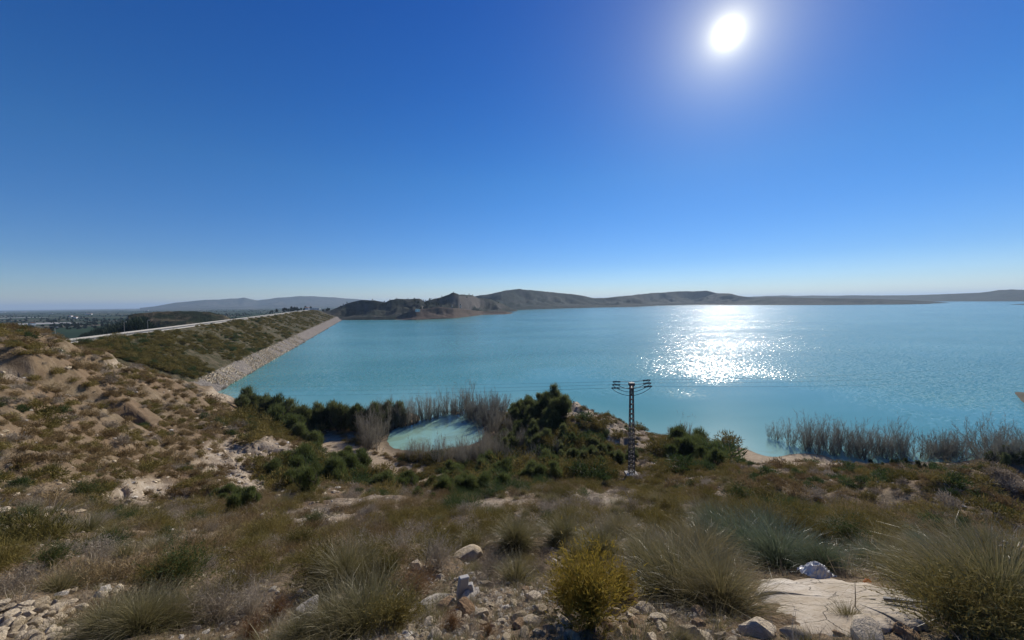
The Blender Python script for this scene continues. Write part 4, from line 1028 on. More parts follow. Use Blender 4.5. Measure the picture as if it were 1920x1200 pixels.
# stick, wrapper, orange scrap, blue stake, thin sticks
a_s, b_s = on_slab(1657, 1128), on_slab(1738, 1137); b = MB(); b.beam(a_s + [0, 0, .02], b_s + [0, 0, .02], .022); tag(link('stick', b.mesh('stick', M['steel'])), 'thin grey lath lying across the right side of the pale slab', 'stick')
wm, t = new_mat('foil'); out_principled(t, mixc(t, noise(t, obj_pos(t), 14, 4), (.3, .3, .29), (.75, .74, .7)), .4, .5, noise(t, obj_pos(t), 30, 3), .4, .01, .0)
pw = phit(1530, 1082); g = 15; sw = size_at(pw, 52); Vw = []
for i, j in product(range(g), range(g)):
    u, v_ = i / (g - 1) - .5, j / (g - 1) - .5; e_ = max(0, 1 - 3.6 * (u * u + v_ * v_)); Vw.append((u * sw * (1 + R.uniform(-.1, .1)), v_ * sw * .7 + R.uniform(-.004, .004), sw * (.34 * e_ + R.uniform(0, .11))))
Fw = [(i * g + j, (i + 1) * g + j, (i + 1) * g + j + 1, i * g + j + 1) for i, j in product(range(g - 1), range(g - 1))]
wr = link('crumpled_wrapper', mesh('crumpled_wrapper', Vw, Fw, (wm,)), loc=(pw[0], pw[1], pw[2] + .03)); so_ = wr.modifiers.new('s', 'SOLIDIFY'); so_.thickness = .002; wr.rotation_euler = (.1, 0, .3)
tag(wr, 'crumpled silver white plastic wrapper at the back edge of the slab', 'wrapper')
om = plain_mat('orange_plastic', (.55, .16, .03), .5, .4); pw = on_slab(1626, 1093); b = MB(); b.tube([pw + [-.03, 0, .01], pw + [0, .004, .024], pw + [.03, .0, .012]], [.008, .014, .008], 6); tag(link('scrap', b.mesh('scrap', om)), 'small orange scrap at the back edge of the slab', 'scrap')
bmx = plain_mat('violet_plastic', (.06, .05, .2), .5, .4); pw = phit(1115, 1185); b = MB(); b.tube([pw, pw + [0, 0, size_at(pw, 34)]], .006, 8); tag(link('stake', b.mesh('stake', bmx)), 'thin violet blue stake at the foot of the broom bush', 'stake')
for (x0, y0, x1, y1), lb in zip(((797, 1065, 806, 1010), (224, 1143, 218, 1108), (1603, 1150, 1603, 1092), (1190, 955, 1168, 915), (1600, 1020, 1618, 1000)),
                               ('thin pale cane rising left of the tan boulder', 'thin stick in front of the two tan stones', 'thin dry stalk standing in the slab tuft', 'dry cane leaning on the slope below the pole', 'pale bent cane above the silver wrapper')):
    q0 = phit(x0, y0); q1 = at_r(x1, y1, math.hypot(q0[0], q0[1]) + .02); w_ = size_at(q0, 1.1); b = MB(); b.tube([q0, (q0 + q1) / 2 + [w_, 0, 0], q1], [w_, w_ * .8, w_ * .4], 5); tag(link('cane', b.mesh('cane', M['dry'])), lb, 'cane')

# ---------------------------------------------------------------- scattered scrub
FGA = np.array(FG)
def rnd_polar(n, az0, az1, r0, r1, powr=1.0):
    a = np.radians(NR.uniform(az0, az1, n)); r = np.sqrt(NR.uniform(0, 1, n) * (r1 * r1 - r0 * r0) + r0 * r0) if powr == 1 else np.exp(NR.uniform(math.log(r0), math.log(r1), n))
    return np.sin(a) * r, np.cos(a) * r


def grid_prune(x, y, rad):
    """keep points at least rad apart (rad may vary)"""
    keep = []; cell = {}; cs = float(np.max(rad))
    for i in range(len(x)):
        cx_, cy__ = int(x[i] // cs), int(y[i] // cs); ok = True
        for dx in (-1, 0, 1):
            for dy in (-1, 0, 1):
                for j in cell.get((cx_ + dx, cy__ + dy), ()):
                    if (x[i] - x[j]) ** 2 + (y[i] - y[j]) ** 2 < (rad[i] * .5 + rad[j] * .5) ** 2: ok = False; break
                if not ok: break
            if not ok: break
        if ok: keep.append(i); cell.setdefault((cx_, cy__), []).append(i)
    return np.array(keep, int)


xs = []; ys = []
for n_, a0, a1, r0, r1 in ((3200, -72, 72, 3.2, 14), (9000, -72, 72, 14, 40), (20000, -72, 72, 38, 92)):
    x_, y_ = rnd_polar(n_, a0, a1, r0, r1); xs.append(x_); ys.append(y_)
X = np.concatenate(xs); Y = np.concatenate(ys); Rg = np.hypot(X, Y); o_ = NR.permutation(len(X)); X, Y, Rg = X[o_], Y[o_], Rg[o_]
S = NR.lognormal(0, .3, len(X)) * np.interp(Rg, [3, 8, 20, 60, 100], [.36, .6, .74, 1.05, 1.45])
kp = grid_prune(X, Y, S * .6); X, Y, S, Rg = X[kp], Y[kp], S[kp], Rg[kp]
Zg = ground(X, Y); px_, py_ = project(X, Y, Zg); plz, sdz = zones(X, Y, Zg)
ok = (Zg > .35) & (NR.uniform(size=len(X)) > plz * .85) & (NR.uniform(size=len(X)) > sdz * .8)
ok &= ~((px_ > 1400) & (px_ < 1760) & (py_ > 1075))
ok &= ~((px_ > 800) & (px_ < 1330) & (py_ > 1085) & (NR.uniform(size=len(X)) < .8))
ok &= ~((px_ < 175) & (py_ > 1120))
dfg = np.min(np.hypot(X[:, None] - FGA[None, :, 0], Y[:, None] - FGA[None, :, 1]) - FGA[None, :, 2], 1); ok &= dfg > S * .12
az_ = np.degrees(np.arctan2(X, Y)); ok &= ~((az_ < -30) & (Rg > 88)) | (Zg > 4)
ok &= seg_dist(X, Y, TRENCH) > 3.4
ok &= ~((px_ > 1310) & (px_ < 1590) & (Zg < 1.9) & (NR.uniform(size=len(X)) < .92))
ok &= (fbm(X / 4.5, Y / 4.5, 333, 3) < .6) | (Rg < 9) | (NR.uniform(size=len(X)) < .25)
X, Y, S, Rg, Zg, px_, py_, az_ = [q[ok] for q in (X, Y, S, Rg, Zg, px_, py_, az_)]
clump = fbm(X / 7, Y / 7, 301, 3); u = NR.uniform(size=len(X)) + clump * .35
left = az_ < -16; right = (px_ > 1380) & (Rg > 11)
kind = np.full(len(X), 0)          # 0 brown 1 olive 2 green 3 dry 4 esparto 5 green tuft
for i in range(len(X)):
    v = u[i]
    if Rg[i] > 34 and left[i]: kind[i] = 0 if v < .68 else (1 if v < .95 else (3 if v < 1.22 else 2))
    elif left[i]: kind[i] = 0 if v < .35 else (1 if v < .68 else (3 if v < .86 else (4 if v < 1.1 else 2)))
    elif right[i]: kind[i] = 2 if v < .12 else (0 if v < .55 else (1 if v < .85 else 3))
    elif Rg[i] > 11: kind[i] = 1 if v < .5 else (0 if v < .66 else (3 if v < .74 else (4 if v < 1.0 else 2)))
    else: kind[i] = 4 if v < .35 else (1 if v < .65 else (3 if v < .78 else 5))
LMK = [(10, 620, 'on the skyline of the left hill'), (130, 670, 'just below the dam road corner'), (60, 720, 'beside the dark trench'), (200, 740, 'high on the open left hillside'), (320, 730, 'on the hill edge above the dam stones'), (40, 800, 'on the left edge of the hillside'), (200, 820, 'on the middle of the left hillside'), (350, 800, 'above the pale eroded bank'), (470, 790, 'on the hill rim over the tamarisk row'), (480, 870, 'on the pale eroded bank'),
       (60, 880, 'low on the hillside at the left edge'), (160, 910, 'around the isolated dark green bush'), (300, 900, 'in the gully below the hillside'), (60, 980, 'among the loose pale stones at left'), (250, 990, 'near the very dark low bush'), (400, 960, 'at the gully mouth'), (560, 960, 'below the valley bushes'), (60, 1070, 'above the bottom left stone heap'), (230, 1080, 'behind the pair of tan stones'), (400, 1060, 'behind the ash grey shrubs'), (540, 1040, 'left of the large dark shrub'), (240, 1180, 'right of the bottom left stone heap'), (480, 1180, 'at the bottom edge left of the white stone'),
       (700, 960, 'on the slope under the dry valley'), (680, 1030, 'behind the large dark shrub'), (830, 980, 'up the slope from the tan boulder'), (860, 920, 'near the thicket below the headland'), (960, 960, 'above the small round dark tuft'), (1000, 900, 'at the foot of the headland'), (1080, 960, 'up the slope behind the yellow broom'), (1100, 1060, 'just behind the yellow broom'), (900, 1120, 'around the tan boulder'), (1100, 820, 'on the near side of the headland'), (1180, 900, 'round the foot of the lattice pole'), (1250, 830, 'on the bare ridge right of the pole'), (1280, 920, 'right of the pole foot'), (1250, 980, 'behind the largest arching tuft'), (1380, 900, 'under the green strip right of the pole'),
       (1450, 960, 'behind the silvery green patch'), (1560, 1000, 'beyond the bright green shrub'), (1650, 1060, 'behind the pale slab'), (1500, 880, 'by the beach curve'), (1650, 880, 'along the shore path'), (1850, 880, 'on the shore at the right edge'), (1600, 930, 'on the brown flat in the middle'), (1780, 930, 'on the brown flat at right'), (1720, 990, 'beside the pale track'), (1880, 1000, 'above the right corner bush'), (1300, 1150, 'among the stones right of the broom'), (1850, 1150, 'beside the right corner bush'), (700, 1150, 'below the rust coloured bush'), (1000, 1150, 'among the stones left of the broom'), (600, 840, 'on the sand flat'), (760, 890, 'on the dry valley floor')]
where = lambda a, b: min(LMK, key=lambda q: (q[0] - a) ** 2 + ((q[1] - b) * 1.6) ** 2)[2]
KN = ['dome_brown', 'dome_olive', 'dome_green', 'dome_dry', 'esparto_low', 'green_tuft']
NMS = ['brown_shrub', 'olive_shrub', 'green_shrub', 'dry_shrub', 'esparto_tuft', 'grass_tuft']
CATS = ['shrub', 'shrub', 'shrub', 'dry shrub', 'grass tuft', 'grass tuft']
ADJ = ['low rounded brown shrub', 'low olive brown shrub', 'dark green rounded shrub', 'grey dried out shrub', 'straw coloured esparto tuft', 'green grass tuft']
NAT = [1.0, 1.0, 1.1, .95, .95, .75]
vis = np.where((px_ > -60) & (px_ < 1980) & (py_ < 1260), S / Rg, S / Rg * 1e-3)
zone = np.where(left & (Rg > 30), 0, np.where(left, 1, np.where(right, 2, np.where(Rg > 11, 3, 4))))
ZN = ['on the steep left hillside', 'on the near left slope', 'on the brown flat before the flooded trees', 'on the slope around the lattice pole', 'close to the stones in front']
for k in range(6):
    ids = np.where(kind == k)[0]; ids = ids[np.argsort(-vis[ids])]; one, rest = ids[:290], ids[290:]
    for i in one:
        kn_ = KN[k].replace('dome', 'mound') if Rg[i] < 24 else KN[k]
        rel = S[i] / np.interp(Rg[i], [3, 8, 20, 60, 100], [.36, .6, .74, 1.05, 1.45]); sw_ = 'big ' if rel > 1.3 else 'small ' if rel < .85 else 'middling '
        sc_ = S[i] * NAT[k] * (.8 if k > 3 else 1); o = put(kn_, NMS[k], (X[i], Y[i], Zg[i]), sc_, f'{sw_}{ADJ[k]} {where(px_[i], py_[i])}', CATS[k], f'{ADJ[k]}s {where(px_[i], py_[i])}', sz=R.uniform(.75, 1.15), sink=.06)
    if len(rest):
        n_ = len(rest); sv = S[rest] * NAT[k]
        stuff(NMS[k] + '_scrub', f'many small {ADJ[k]}s scattered over the slopes', 'scrub', [KN[k]], np.stack([X[rest], Y[rest], Zg[rest] - .05], 1), np.stack([0 * sv, 0 * sv, NR.uniform(0, 6.28, n_)], 1), np.stack([sv, sv, sv * NR.uniform(.75, 1.1, n_)], 1), NR.randint(0, len(T[KN[k]]), n_))

# litter, grass wisps and chips of stone nobody could count
def scatter_small(name, label, cat, kinds, n, r0, r1, s0, s1, filt=None, powr=0):
    x_, y_ = rnd_polar(n, -72, 72, r0, r1, powr); z_ = ground(x_, y_); ppx, ppy = project(x_, y_, z_); a_p, a_s = zones(x_, y_, z_)
    k_ = (z_ > .2) & ~((ppx > 1405) & (ppx < 1750) & (ppy > 1083) & (ppy < 1198))
    if filt is not None: k_ &= filt(x_, y_, z_, ppx, ppy, a_p, a_s)
    x_, y_, z_ = x_[k_], y_[k_], z_[k_]; m_ = len(x_); s_ = NR.lognormal(0, .45, m_) * np.interp(np.hypot(x_, y_), [r0, r1], [s0, s1]); nk = sum(len(T[k]) for k in kinds)
    stuff(name, label, cat, kinds, np.stack([x_, y_, z_ + .0], 1), np.stack([NR.uniform(-.3, .3, m_), NR.uniform(-.3, .3, m_), NR.uniform(0, 6.28, m_)], 1), np.stack([s_, s_, s_], 1), NR.randint(0, nk, m_))


scatter_small('dry_grass', 'short dry grass and dead twigs covering the near ground', 'grass', ['dry_grass'], 16000, 1.7, 30, .28, 1.5)
scatter_small('gravel', 'small broken stones strewn over the near ground', 'gravel', ['chip'], 16000, 1.7, 26, .02, .08, lambda x, y, z, a, b, p, s: NR.uniform(size=len(x)) < .45 + .5 * fbm(x / 2, y / 2, 400, 2))
scatter_small('rubble', 'pale rubble on the eroded banks', 'rubble', ['chip'], 30000, 24, 100, .09, .22, lambda x, y, z, a, b, p, s: (NR.uniform(size=len(x)) < p * .9 + .12), 0)

scatter_small('stone_litter', 'pale broken stones and chips round the yellow broom and the boulders', 'rubble', ['chip'], 17000, 2.2, 6.5, .014, .045, lambda x, y, z, a, b, p, s: (NR.uniform(size=len(x)) < region(a, b, 1000, 1150, 360, 75, .5) * (.25 + .6 * (fbm(x / .7, y / .7, 420, 2) > -.1))))
scatter_small('loose_stones', 'loose pale stones lying between the shrubs of the left slope', 'rubble', ['chip'], 9000, 12, 60, .06, .16, lambda x, y, z, a, b, p, s: (NR.uniform(size=len(x)) < region(a, b, 120, 980, 420, 120, .5) * .4 + region(a, b, 500, 860, 110, 60, .5) * .9 + .04))
scatter_small('valley_scrub', 'olive scrub filling the gaps between the valley bushes and the headland trees', 'scrub', ['dome_olive', 'dome_green', 'dome_olive'], 6500, 38, 98, 1.1, 1.9, lambda x, y, z, a, b, p, s: (z > .4) & (NR.uniform(size=len(x)) > s * .9) & (NR.uniform(size=len(x)) < region(a, b, 600, 895, 110, 42) + region(a, b, 930, 885, 210, 32) + region(a, b, 1050, 835, 110, 45) * .8 + region(a, b, 500, 800, 90, 26) + region(a, b, 1300, 858, 80, 24)), 0)
# ---------------------------------------------------------------- trees in the valley
def place_in(px, py, pts):
    a = sorted(q[0] for q in pts); n = len(a); f = sum(v < px for v in a) / n; near_ = [q[1] for q in pts if abs(q[0] - px) < 25]
    w = ['far left end', 'left part', 'middle', 'right part', 'far right end'][min(int(f * 5), 4)]; return f', {w}, ' + ('front' if py > sum(near_) / len(near_) else 'back')


def grove(kind, name, pts, hpx, nat, label, cat, group=None, jit=0.26, zmin=None, maxz=99):
    for px, py in pts:
        p = phit(px, py)
        if p is None: continue
        if zmin is not None and p[2] < zmin: p = at_z(px, py, 0.0)
        s = size_at(p, hpx) / nat * R.uniform(1 - jit * 1.6, 1 + jit); put(kind, name, p, s, label + (place_in(px, py, pts) if group and len(pts) > 4 else ''), cat, group, sz=R.uniform(.85, 1.12), sink=.15)


def along(line, n, jx=6, jy=4):
    ln_ = np.array(line, float); d = np.r_[0, np.cumsum(np.hypot(*np.diff(ln_, axis=0).T))]; out = []
    for i in range(n):
        q = (i + R.uniform(.1, .9)) / n * d[-1]; out.append((np.interp(q, d, ln_[:, 0]) + R.uniform(-jx, jx), np.interp(q, d, ln_[:, 1]) + R.uniform(-jy, jy)))
    return out


def blob(cx_, cy_, rx, ry, n):
    out = []
    while len(out) < n:
        a, b_ = R.uniform(-1, 1), R.uniform(-1, 1)
        if a * a + b_ * b_ < 1: out.append((cx_ + a * rx, cy_ + b_ * ry))
    return out


G = 'dark green tamarisk in the row between hillside and bare trees'
grove('tree_green', 'tamarisk_tree', along([(455, 772), (500, 790), (560, 803), (640, 808), (700, 806), (735, 800)], 42, 5, 4), 50, 5.0, G, 'tree', 'dark green tamarisks in the shore row', jit=.14)
grove('tree_green', 'tamarisk_tree', along([(470, 785), (540, 800), (620, 806)], 16, 5, 3), 40, 5.0, G, 'tree', 'dark green tamarisks in the shore row')
grove('tree_light', 'tamarisk_bush', along([(520, 800), (570, 828), (590, 850)], 9, 10, 6), 38, 3.0, 'lighter green tamarisk bush at the foot of the left hill', 'bush', 'light tamarisk bushes at the hill foot')
grove('tree_light', 'tamarisk_bush', blob(585, 895, 75, 28, 34) + blob(655, 890, 45, 22, 12), 38, 3.0, 'green tamarisk bush in the dry valley below the sand flat', 'bush', 'green bushes of the dry valley')
grove('tree_light', 'tamarisk_bush', blob(440, 940, 42, 16, 12), 34, 3.0, 'olive green bush where the gully meets the valley', 'bush', 'olive bushes at the gully mouth')
grove('tree_light', 'tamarisk_bush', blob(870, 908, 90, 18, 30) + blob(990, 888, 90, 18, 30) + blob(760, 925, 80, 14, 12), 30, 3.0, 'green shrub in the thicket at the near foot of the headland', 'bush', 'green shrubs below the headland')
grove('bare', 'bare_tree', along([(700, 806), (760, 800), (830, 784), (880, 774)], 34, 4, 3), 50, 5.2, 'grey leafless tree in the file behind the pond', 'tree', 'grey leafless trees behind the pond')
grove('tree_green', 'tamarisk_tree', [(742, 799), (748, 798), (755, 797)], 42, 5.0, 'green topped tree among the leafless ones behind the pond', 'tree', 'green trees in the leafless file')
grove('bare_round', 'bare_tree', blob(915, 785, 42, 18, 24), 42, 5.0, 'dense grey leafless thicket tree between pond and headland', 'tree', 'leafless thicket beside the headland')
grove('bare', 'bare_tree', blob(700, 832, 20, 18, 18), 56, 5.2, 'slim grey bare tree at the left shore of the pond', 'tree', 'bare trees at the pond left shore')
grove('bare', 'bare_tree', blob(850, 862, 90, 14, 44) + blob(935, 835, 45, 26, 34), 38, 5.2, 'grey bare tree in the thicket before the pond', 'tree', 'bare trees on the near side of the pond')
grove('bare_dark', 'bare_tree', blob(890, 866, 90, 12, 26), 34, 5.2, 'low dark leafless bush on the near side of the pond', 'bush', 'dark leafless bushes near the pond')
grove('tree_green', 'tamarisk_tree', blob(1000, 800, 45, 28, 34) + blob(1035, 775, 30, 14, 14) + blob(985, 835, 50, 22, 24), 38, 5.0, 'dark tamarisk on the left flank of the headland', 'tree', 'dark tamarisks on the headland')
grove('bare_dark', 'bare_tree', blob(990, 850, 60, 22, 24), 32, 5.2, 'dark leafless bush among the tamarisks of the headland', 'bush', 'dark leafless bushes on the headland')
grove('tree_green', 'tamarisk_bush', blob(1070, 850, 80, 24, 46) + blob(1140, 868, 55, 14, 20), 26, 5.0, 'low dark bush on the near slope of the headland', 'bush', 'low dark bushes on the headland')
for px, py, h in ((1032, 750, 16), (1047, 749, 13), (1205, 806, 26), (1070, 755, 8), (1190, 800, 9)):
    grove('tree_green', 'tamarisk_bush', [(px, py)], h, 5.0, {1205: 'solitary pale green bush on the bare crest right of the pole', 1032: 'small bush on the very top of the headland'}.get(px, 'tiny bush on the crest line of the headland'), 'bush', None if px in (1205, 1032) else 'tiny crest bushes')
grove('tree_light', 'tamarisk_bush', blob(1285, 850, 42, 18, 22) + blob(1335, 872, 28, 12, 12) + along([(1240, 835), (1300, 850), (1350, 872)], 8), 32, 3.0, 'green bush in the strip running down right of the pole', 'bush', 'green bushes right of the pole')
grove('bare', 'bare_tree', blob(1275, 832, 35, 6, 8), 36, 5.2, 'thin bare tree rising from the green strip by the shore', 'tree', 'thin bare trees at the shore strip')
grove('bare', 'bare_tree', [(1291, 812)], 44, 5.2, 'tallest thin bare sapling standing at the water edge', 'tree')
grove('bare_dark', 'bare_tree', [(1443, 822), (1452, 824), (1462, 826)], 34, 5.2, 'flooded sapling in the small clump standing apart on the left', 'tree', 'small separate clump of flooded saplings', zmin=.0)
grove('bare_dark', 'bare_tree', along([(1482, 832), (1540, 842), (1620, 850), (1700, 850)], 27, 6, 6) + along([(1500, 846), (1600, 858), (1700, 860)], 17, 6, 4), 58, 5.2, 'flooded leafless tree in the long stand rising from the lake', 'tree', 'long stand of flooded leafless trees', jit=.28, zmin=.0)
grove('bare_round', 'bare_tree', blob(1770, 848, 32, 8, 9) + along([(1700, 858), (1800, 862)], 6), 50, 5.0, 'rounded flooded leafless tree in the middle clump on the right', 'tree', 'middle clump of flooded trees', zmin=.0)
grove('bare_round', 'bare_tree', along([(1830, 848), (1880, 850), (1925, 850), (1990, 846)], 11, 6, 6) + along([(1840, 862), (1925, 866)], 5), 62, 5.0, 'flooded leafless tree in the stand at the right edge', 'tree', 'stand of flooded trees at the right edge', zmin=.0)
grove('tree_green', 'tamarisk_bush', blob(1890, 872, 45, 9, 9), 26, 5.0, 'dark bush on the shore before the right edge stand', 'bush', 'dark bushes on the right shore')
grove('tree_green', 'tamarisk_bush', along([(1560, 872), (1700, 874), (1850, 880)], 12, 8, 5), 13, 5.0, 'small dark bush along the shore path before the flooded trees', 'bush', 'small dark bushes along the shore path')
grove('bare_dark', 'bare_tree', [(1893, 747), (1899, 750)], 10, 5.2, 'tiny bare bush on the tip of the right hand point', 'bush', 'bare bushes on the point')

# ---------------------------------------------------------------- lattice pole and its lines
base = phit(1184, 893)
pole = empty('lattice_pole', base); tag(pole, 'dark steel lattice power pole standing on the slope with six insulators', 'power pole')
HP = size_at(base, 172); w0, w1 = .29, .15
b = MB()
for sx in (-1, 1):
    for sy in (-1, 1): b.beam((sx * w0, sy * w0, -.3), (sx * w1, sy * w1, HP), .085)
me = b.mesh('corner_angles', M['steel'])
link('corner_angles', me, pole)
nb = 19; b = MB(); c2 = MB()
for i in range(nb):
    z0_, z1_ = HP * i / nb, HP * (i + 1) / nb; a0 = w0 + (w1 - w0) * i / nb; a1 = w0 + (w1 - w0) * (i + 1) / nb
    for sd_ in (-1, 1):
        b.box((0, sd_ * a0, z0_), (2 * a0, .05, .1)); b.box((sd_ * a0, 0, z0_), (.05, 2 * a0, .1))
        if i < 8: c2.beam((-a0 * sd_, sd_ * a0, z0_), (a1 * sd_, sd_ * a1, z1_), .05); c2.beam((sd_ * a0, -a0 * sd_, z0_), (sd_ * a1, a1 * sd_, z1_), .05)
me = b.mesh('batten_plates', M['steel']); link('batten_plates', me, pole); link('diagonal_braces', c2.mesh('diagonal_braces', M['steel']), pole)
b = MB(); b.box((0, 0, .05), (1.3, 1.3, .5)); link('footing', b.mesh('footing', M['concrete']), pole)
b = MB(); b.box((0, 0, HP + .08), (.6, .5, .34)); b.box((0, 0, HP - .35), (.45, .5, .12)); link('cap', b.mesh('cap', M['steel']), pole)
pm = size_at(base, 1.0)
# crossarm runs nearly towards the viewer, so the three wires stack up in a slanting row
armd = Vector((.30, .95, 0)).normalized(); aw_ = 1.75
b = MB(); top_ = Vector((0, 0, HP - .05))
b.beam(top_ - armd * aw_, top_ + armd * aw_, .12); b.beam(top_ - armd * aw_, top_ - Vector((0, 0, 1.0)), .06); b.beam(top_ + armd * aw_, top_ - Vector((0, 0, 1.0)), .06); link('crossarm', b.mesh('crossarm', M['steel']), pole)
ends = {}
for k in (-1, 0, 1):
    for sgn in (-1, 1):
        root_ = top_ + armd * (aw_ * k * .97) + Vector((0, 0, .05)); far = root_ + Vector((sgn * 2.25, 0, .05 if sgn < 0 else .2))
        b = MB(); b.tube([root_, root_ + (far - root_) * .62], .03, 6); link('strain_rod', b.mesh('strain_rod', M['steel']), pole)
        b = MB(); d_ = (far - root_)
        for q in range(5): m_ = root_ + d_ * (.62 + q * .075); b.tube([m_ - d_ * .012, m_ + d_ * .012], .12, 10)
        b.tube([root_ + d_ * .6, far], .05, 6); link('insulator', b.mesh('insulator', M['insul']), pole); ends[(k, sgn)] = far
    b = MB(); a0, a1 = ends[(k, -1)], ends[(k, 1)]; pts = [a0.lerp(a1, q / 12) - Vector((0, 0, .95 * math.sin(math.pi * q / 12) ** .8)) for q in range(13)]; b.tube(pts, .03, 5); link('jumper_wire', b.mesh('jumper_wire', M['cable']), pole)
for k in (-1, 0, 1):
    for sgn in (-1, 1):
        s0 = Vector(base.tolist()) + ends[(k, sgn)]
        if sgn < 0: tgt = at_r(-100 + 0 * k, 700 + k * -9, 260)
        else: tgt = at_r(2150, 668 - k * 12, 150)
        tgt = Vector(tgt.tolist()) + armd * aw_ * k; L_ = (tgt - s0).length; sag = L_ * (.012 if sgn > 0 else .012)
        pts = [s0.lerp(tgt, q / 48) - Vector((0, 0, sag * 4 * (q / 48) * (1 - q / 48))) for q in range(49)]
        b = MB(); b.tube(pts, .009, 4, False); tag(link('power_cable', b.mesh('power_cable', M['cable'])), ('power cable running off to the left over the lake, ' if sgn < 0 else 'power cable running off to the right over the lake, ') + {-1: 'nearest of three', 0: 'middle of three', 1: 'farthest of three'}[k], 'cable')

# ---------------------------------------------------------------- on and beyond the dam
n_ = 6500; s_ = NR.uniform(0, 1, n_) ** 1.5; u_ = NR.uniform(.26, 1.0, n_); pts = np.array([dam_pt(a, b_) for a, b_ in zip(s_, u_)]); cl_ = fbm(pts[:, 0] / 16, pts[:, 1] / 16, 500, 3); kk = cl_ + NR.uniform(-.5, .5, n_) > -.15; pts = pts[kk]; m_ = len(pts); sv = NR.lognormal(0, .35, m_) * 1.6
stuff('dam_scrub', 'dark scrub spread over the upstream face of the dam', 'scrub', ['dome_olive', 'dome_brown', 'dome_green'], pts, np.stack([0 * sv, 0 * sv, NR.uniform(0, 6, m_)], 1), np.stack([sv, sv, sv * .8], 1), np.where(NR.uniform(size=m_) < .18, 8, 0) + NR.randint(0, 4, m_) + np.where(NR.uniform(size=m_) < .3, 0, 0))
n_ = 14000; s_ = NR.uniform(0, .3, n_) ** 1.0; u_ = NR.uniform(0, .24, n_); pts = np.array([dam_pt(a, b_) for a, b_ in zip(s_, u_)]); sv = NR.lognormal(0, .45, n_) * .21
stuff('riprap', 'grey broken stone band along the waterline of the dam', 'stones', ['chip'], pts, NR.uniform(-1, 1, (n_, 3)) * 3, np.stack([sv] * 3, 1), NR.randint(0, 4, n_))
for px, lb in ((105, 'nearest lamp post beyond the left end of the dam road'), (232, 'middle lamp post beside the dam road'), (278, 'farther lamp post beside the dam road')):
    s = min(range(400), key=lambda q: abs(project(*dam_pt(q / 400 - .1, 2.12))[0] - px)) / 400 - .1; p = dam_pt(s, 2.12)
    hh = 6.5; o = empty('lamp_post', p); b = MB(); b.tube([(0, 0, -.5), (0, 0, hh)], [.07, .04], 6); b.tube([(0, 0, hh), (.9, -.3, hh + .15)], .05, 5); link('mast', b.mesh('mast', M['concrete']), o); b = MB(); b.box((1.1, -.36, hh + .15), (.6, .2, .12)); link('lamp_head', b.mesh('lamp_head', M['white']), o); tag(o, lb, 'street lamp')


def house(p, w, d, h, rz, label, roof='tile', cat='house', group=None, flat=False):
    o = empty('farmhouse' if cat == 'house' else 'building', p, rz); b = MB(); b.box((0, 0, h / 2), (w, d, h)); link('wall', b.mesh('wall', M['white']), o)
    b = MB()
    if flat: b.box((0, 0, h + .12), (w + .3, d + .3, .24))
    else: b.add([(-w / 2 - .3, -d / 2 - .3, h), (w / 2 + .3, -d / 2 - .3, h), (w / 2 + .3, d / 2 + .3, h), (-w / 2 - .3, d / 2 + .3, h), (-w / 2, 0, h + d * .25), (w / 2, 0, h + d * .25)], [(0, 1, 5, 4), (2, 3, 4, 5), (1, 2, 5), (3, 0, 4), (3, 2, 1, 0)])
    link('roof', b.mesh('roof', M['concrete'] if flat else M[roof]), o)
    for q in range(max(2, int(w / 3))):
        b = MB(); x_ = -w / 2 + (q + .5) * w / max(2, int(w / 3)); b.box((x_, -d / 2 - .02, h * .55), (1.0, .08, 1.2)); link('window', b.mesh('window', M['dark']), o)
    return tag(o, label, cat, group)


e_ = dam_pt(.995, 1.5); house(e_ + [2, 4, 0], 26, 6, 3.2, math.radians(20), 'long low white building where the dam road ends', flat=True, cat='building')
e2 = dam_pt(.96, 1.5); house(e2 + [-6, 0, 0], 7, 5, 4.5, .4, 'small white hut left of the long low building on the dam', cat='hut')
# intake towers
zt = lambda px, py, r: at_r(px, py, r)
for px, lb in ((848, 'left one of two slim intake towers on the headland'), (864, 'right one of two slim intake towers on the headland')):
    p = at_z(px, 590, 1.0); p[2] = -.5; hh = 25.0 if px == 864 else 24.0; o = empty('intake_tower', p); b = MB(); b.box((0, 0, hh / 2), (2.6, 2.6, hh)); link('shaft', b.mesh('shaft', M['concrete']), o); b = MB(); b.box((0, 0, hh + 1.1), (4.0, 4.0, 2.2)); link('cabin', b.mesh('cabin', M['ochre_wall']), o); tag(o, lb, 'tower')
p = at_r(783, 581, 705); p[2] -= 3.5; house(p, 8, 6, 4.5, .3, 'pale building on top of the reddish headland', flat=True, cat='building')

# trees behind the dam end and on the hills
def far_trees(name, label, group, pts, hm, nat=8.0, cat='tree'):
    for p in pts: s = hm / nat * R.uniform(.7, 1.25); put('pine', name, p, s, label, cat, group, sz=R.uniform(.8, 1.15), sink=.4)


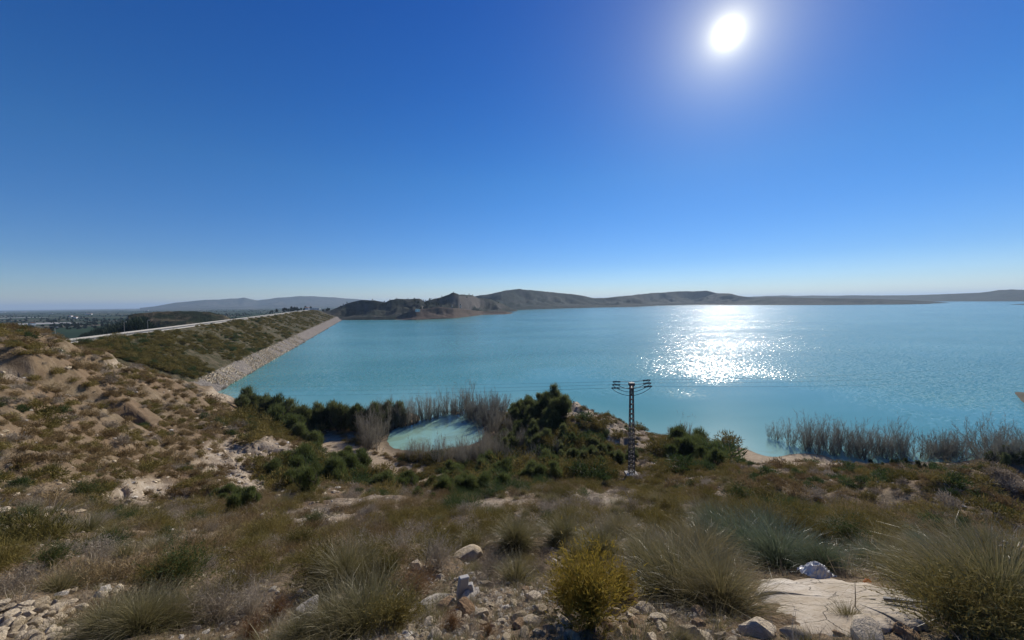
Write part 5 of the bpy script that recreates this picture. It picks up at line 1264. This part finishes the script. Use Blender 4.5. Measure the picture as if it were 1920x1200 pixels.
for i in range(34):
    px = R.uniform(500, 618); py = np.interp(px, [500, 540, 585, 618], [590, 584, 583, 584]); p = at_r(px, py + R.uniform(-1, 1.5), R.uniform(930, 1010)); far_trees('pine_tree', 'dark pine behind the far end of the dam road', 'pines behind the dam end', [p], 9)
top_i = np.where((PHk > .9))[0]
for i in range(40):
    q = PH[top_i[R.randrange(len(top_i))]]; far_trees('pine_tree', 'small pine on the skyline of the gullied hills', 'skyline pines', [q], 3.6)
flank = np.where((PHk > .25) & (PHk < .95))[0]; pfx, pfy = project(PH[flank][:, 0], PH[flank][:, 1], PH[flank][:, 2]); dk = flank[(pfx > 770) & (pfx < 822)]
for i in range(70): far_trees('pine_tree', 'pine in the dark wood on the flank of the gullied hills', 'pine wood on the hill flank', [PH[dk[R.randrange(len(dk))]]], 8)
pts = []; sv = []
for i in range(420):
    px = R.uniform(150, 270); r_ = R.uniform(360, 520); p = at_r(px, 600, r_); p[2] = -5; pts.append(p); sv.append(R.uniform(.8, 1.5) * np.interp(px, [150, 270], [.9, 2.2]))
# pines massed beside the ochre hill
pts = np.array(pts); sv = np.array(sv)
T['pine_crown'] = [q[0] for q in T['pine']]
stuff('pine_wood', 'dark pine wood at the left foot of the ochre hill', 'wood', ['pine_crown'], pts, np.stack([0 * sv, 0 * sv, NR.uniform(0, 6, len(sv))], 1), np.stack([sv] * 3, 1), NR.randint(0, 3, len(sv)))
n_ = 2600; pts = []
while len(pts) < n_:
    a = math.radians(R.uniform(-62, -22)); r_ = math.exp(R.uniform(math.log(520), math.log(5200))); x_, y_ = math.sin(a) * r_, math.cos(a) * r_
    if fbm(np.array([x_ / 190]), np.array([y_ / 190]), 600, 3)[0] > .12 and side(x_, y_) > 0: pts.append((x_, y_, -5))
sv = NR.uniform(.35, .8, n_)
stuff('orchard_trees', 'orchards and tree lines dotted over the plain', 'orchard', ['pine_crown'], pts, np.stack([0 * sv, 0 * sv, NR.uniform(0, 6, n_)], 1), np.stack([sv * 1.5, sv * 1.5, sv], 1), NR.randint(0, 3, n_))
for i, (px, py, w) in enumerate(((167, 590, 22), (95, 588, 26), (132, 594, 14), (142, 597, 12), (228, 580.5, 30), (305, 581, 16), (60, 610, 16), (45, 585.5, 18), (262, 590, 14), (275, 582.5, 14), (470, 578, 40), (5, 586, 30))):
    p = at_z(px, py, -5); s = size_at(p, 1); house(p, w * s * .42, 8, 4.5, R.uniform(-.4, .4), 'small white farm building scattered over the plain', cat='house', group='white farm buildings on the plain')


# ---------------------------------------------------------------- haze
hz = MB(); hz.box((0, 11000, (260 - 9) / 2), (60000, 60000, 269))
hm, t = new_mat('haze'); pv = N(t, 'ShaderNodeVolumePrincipled', ins={'Density': 7.5e-5, 'Anisotropy': 0.2, 'Color': (.6, .8, 1.0, 1)}); o = N(t, 'ShaderNodeOutputMaterial'); t.links.new(pv.outputs[0], o.inputs['Volume'])
tag(link('haze', hz.mesh('haze', hm)), 'thin bluish haze over the lake', kind='stuff')
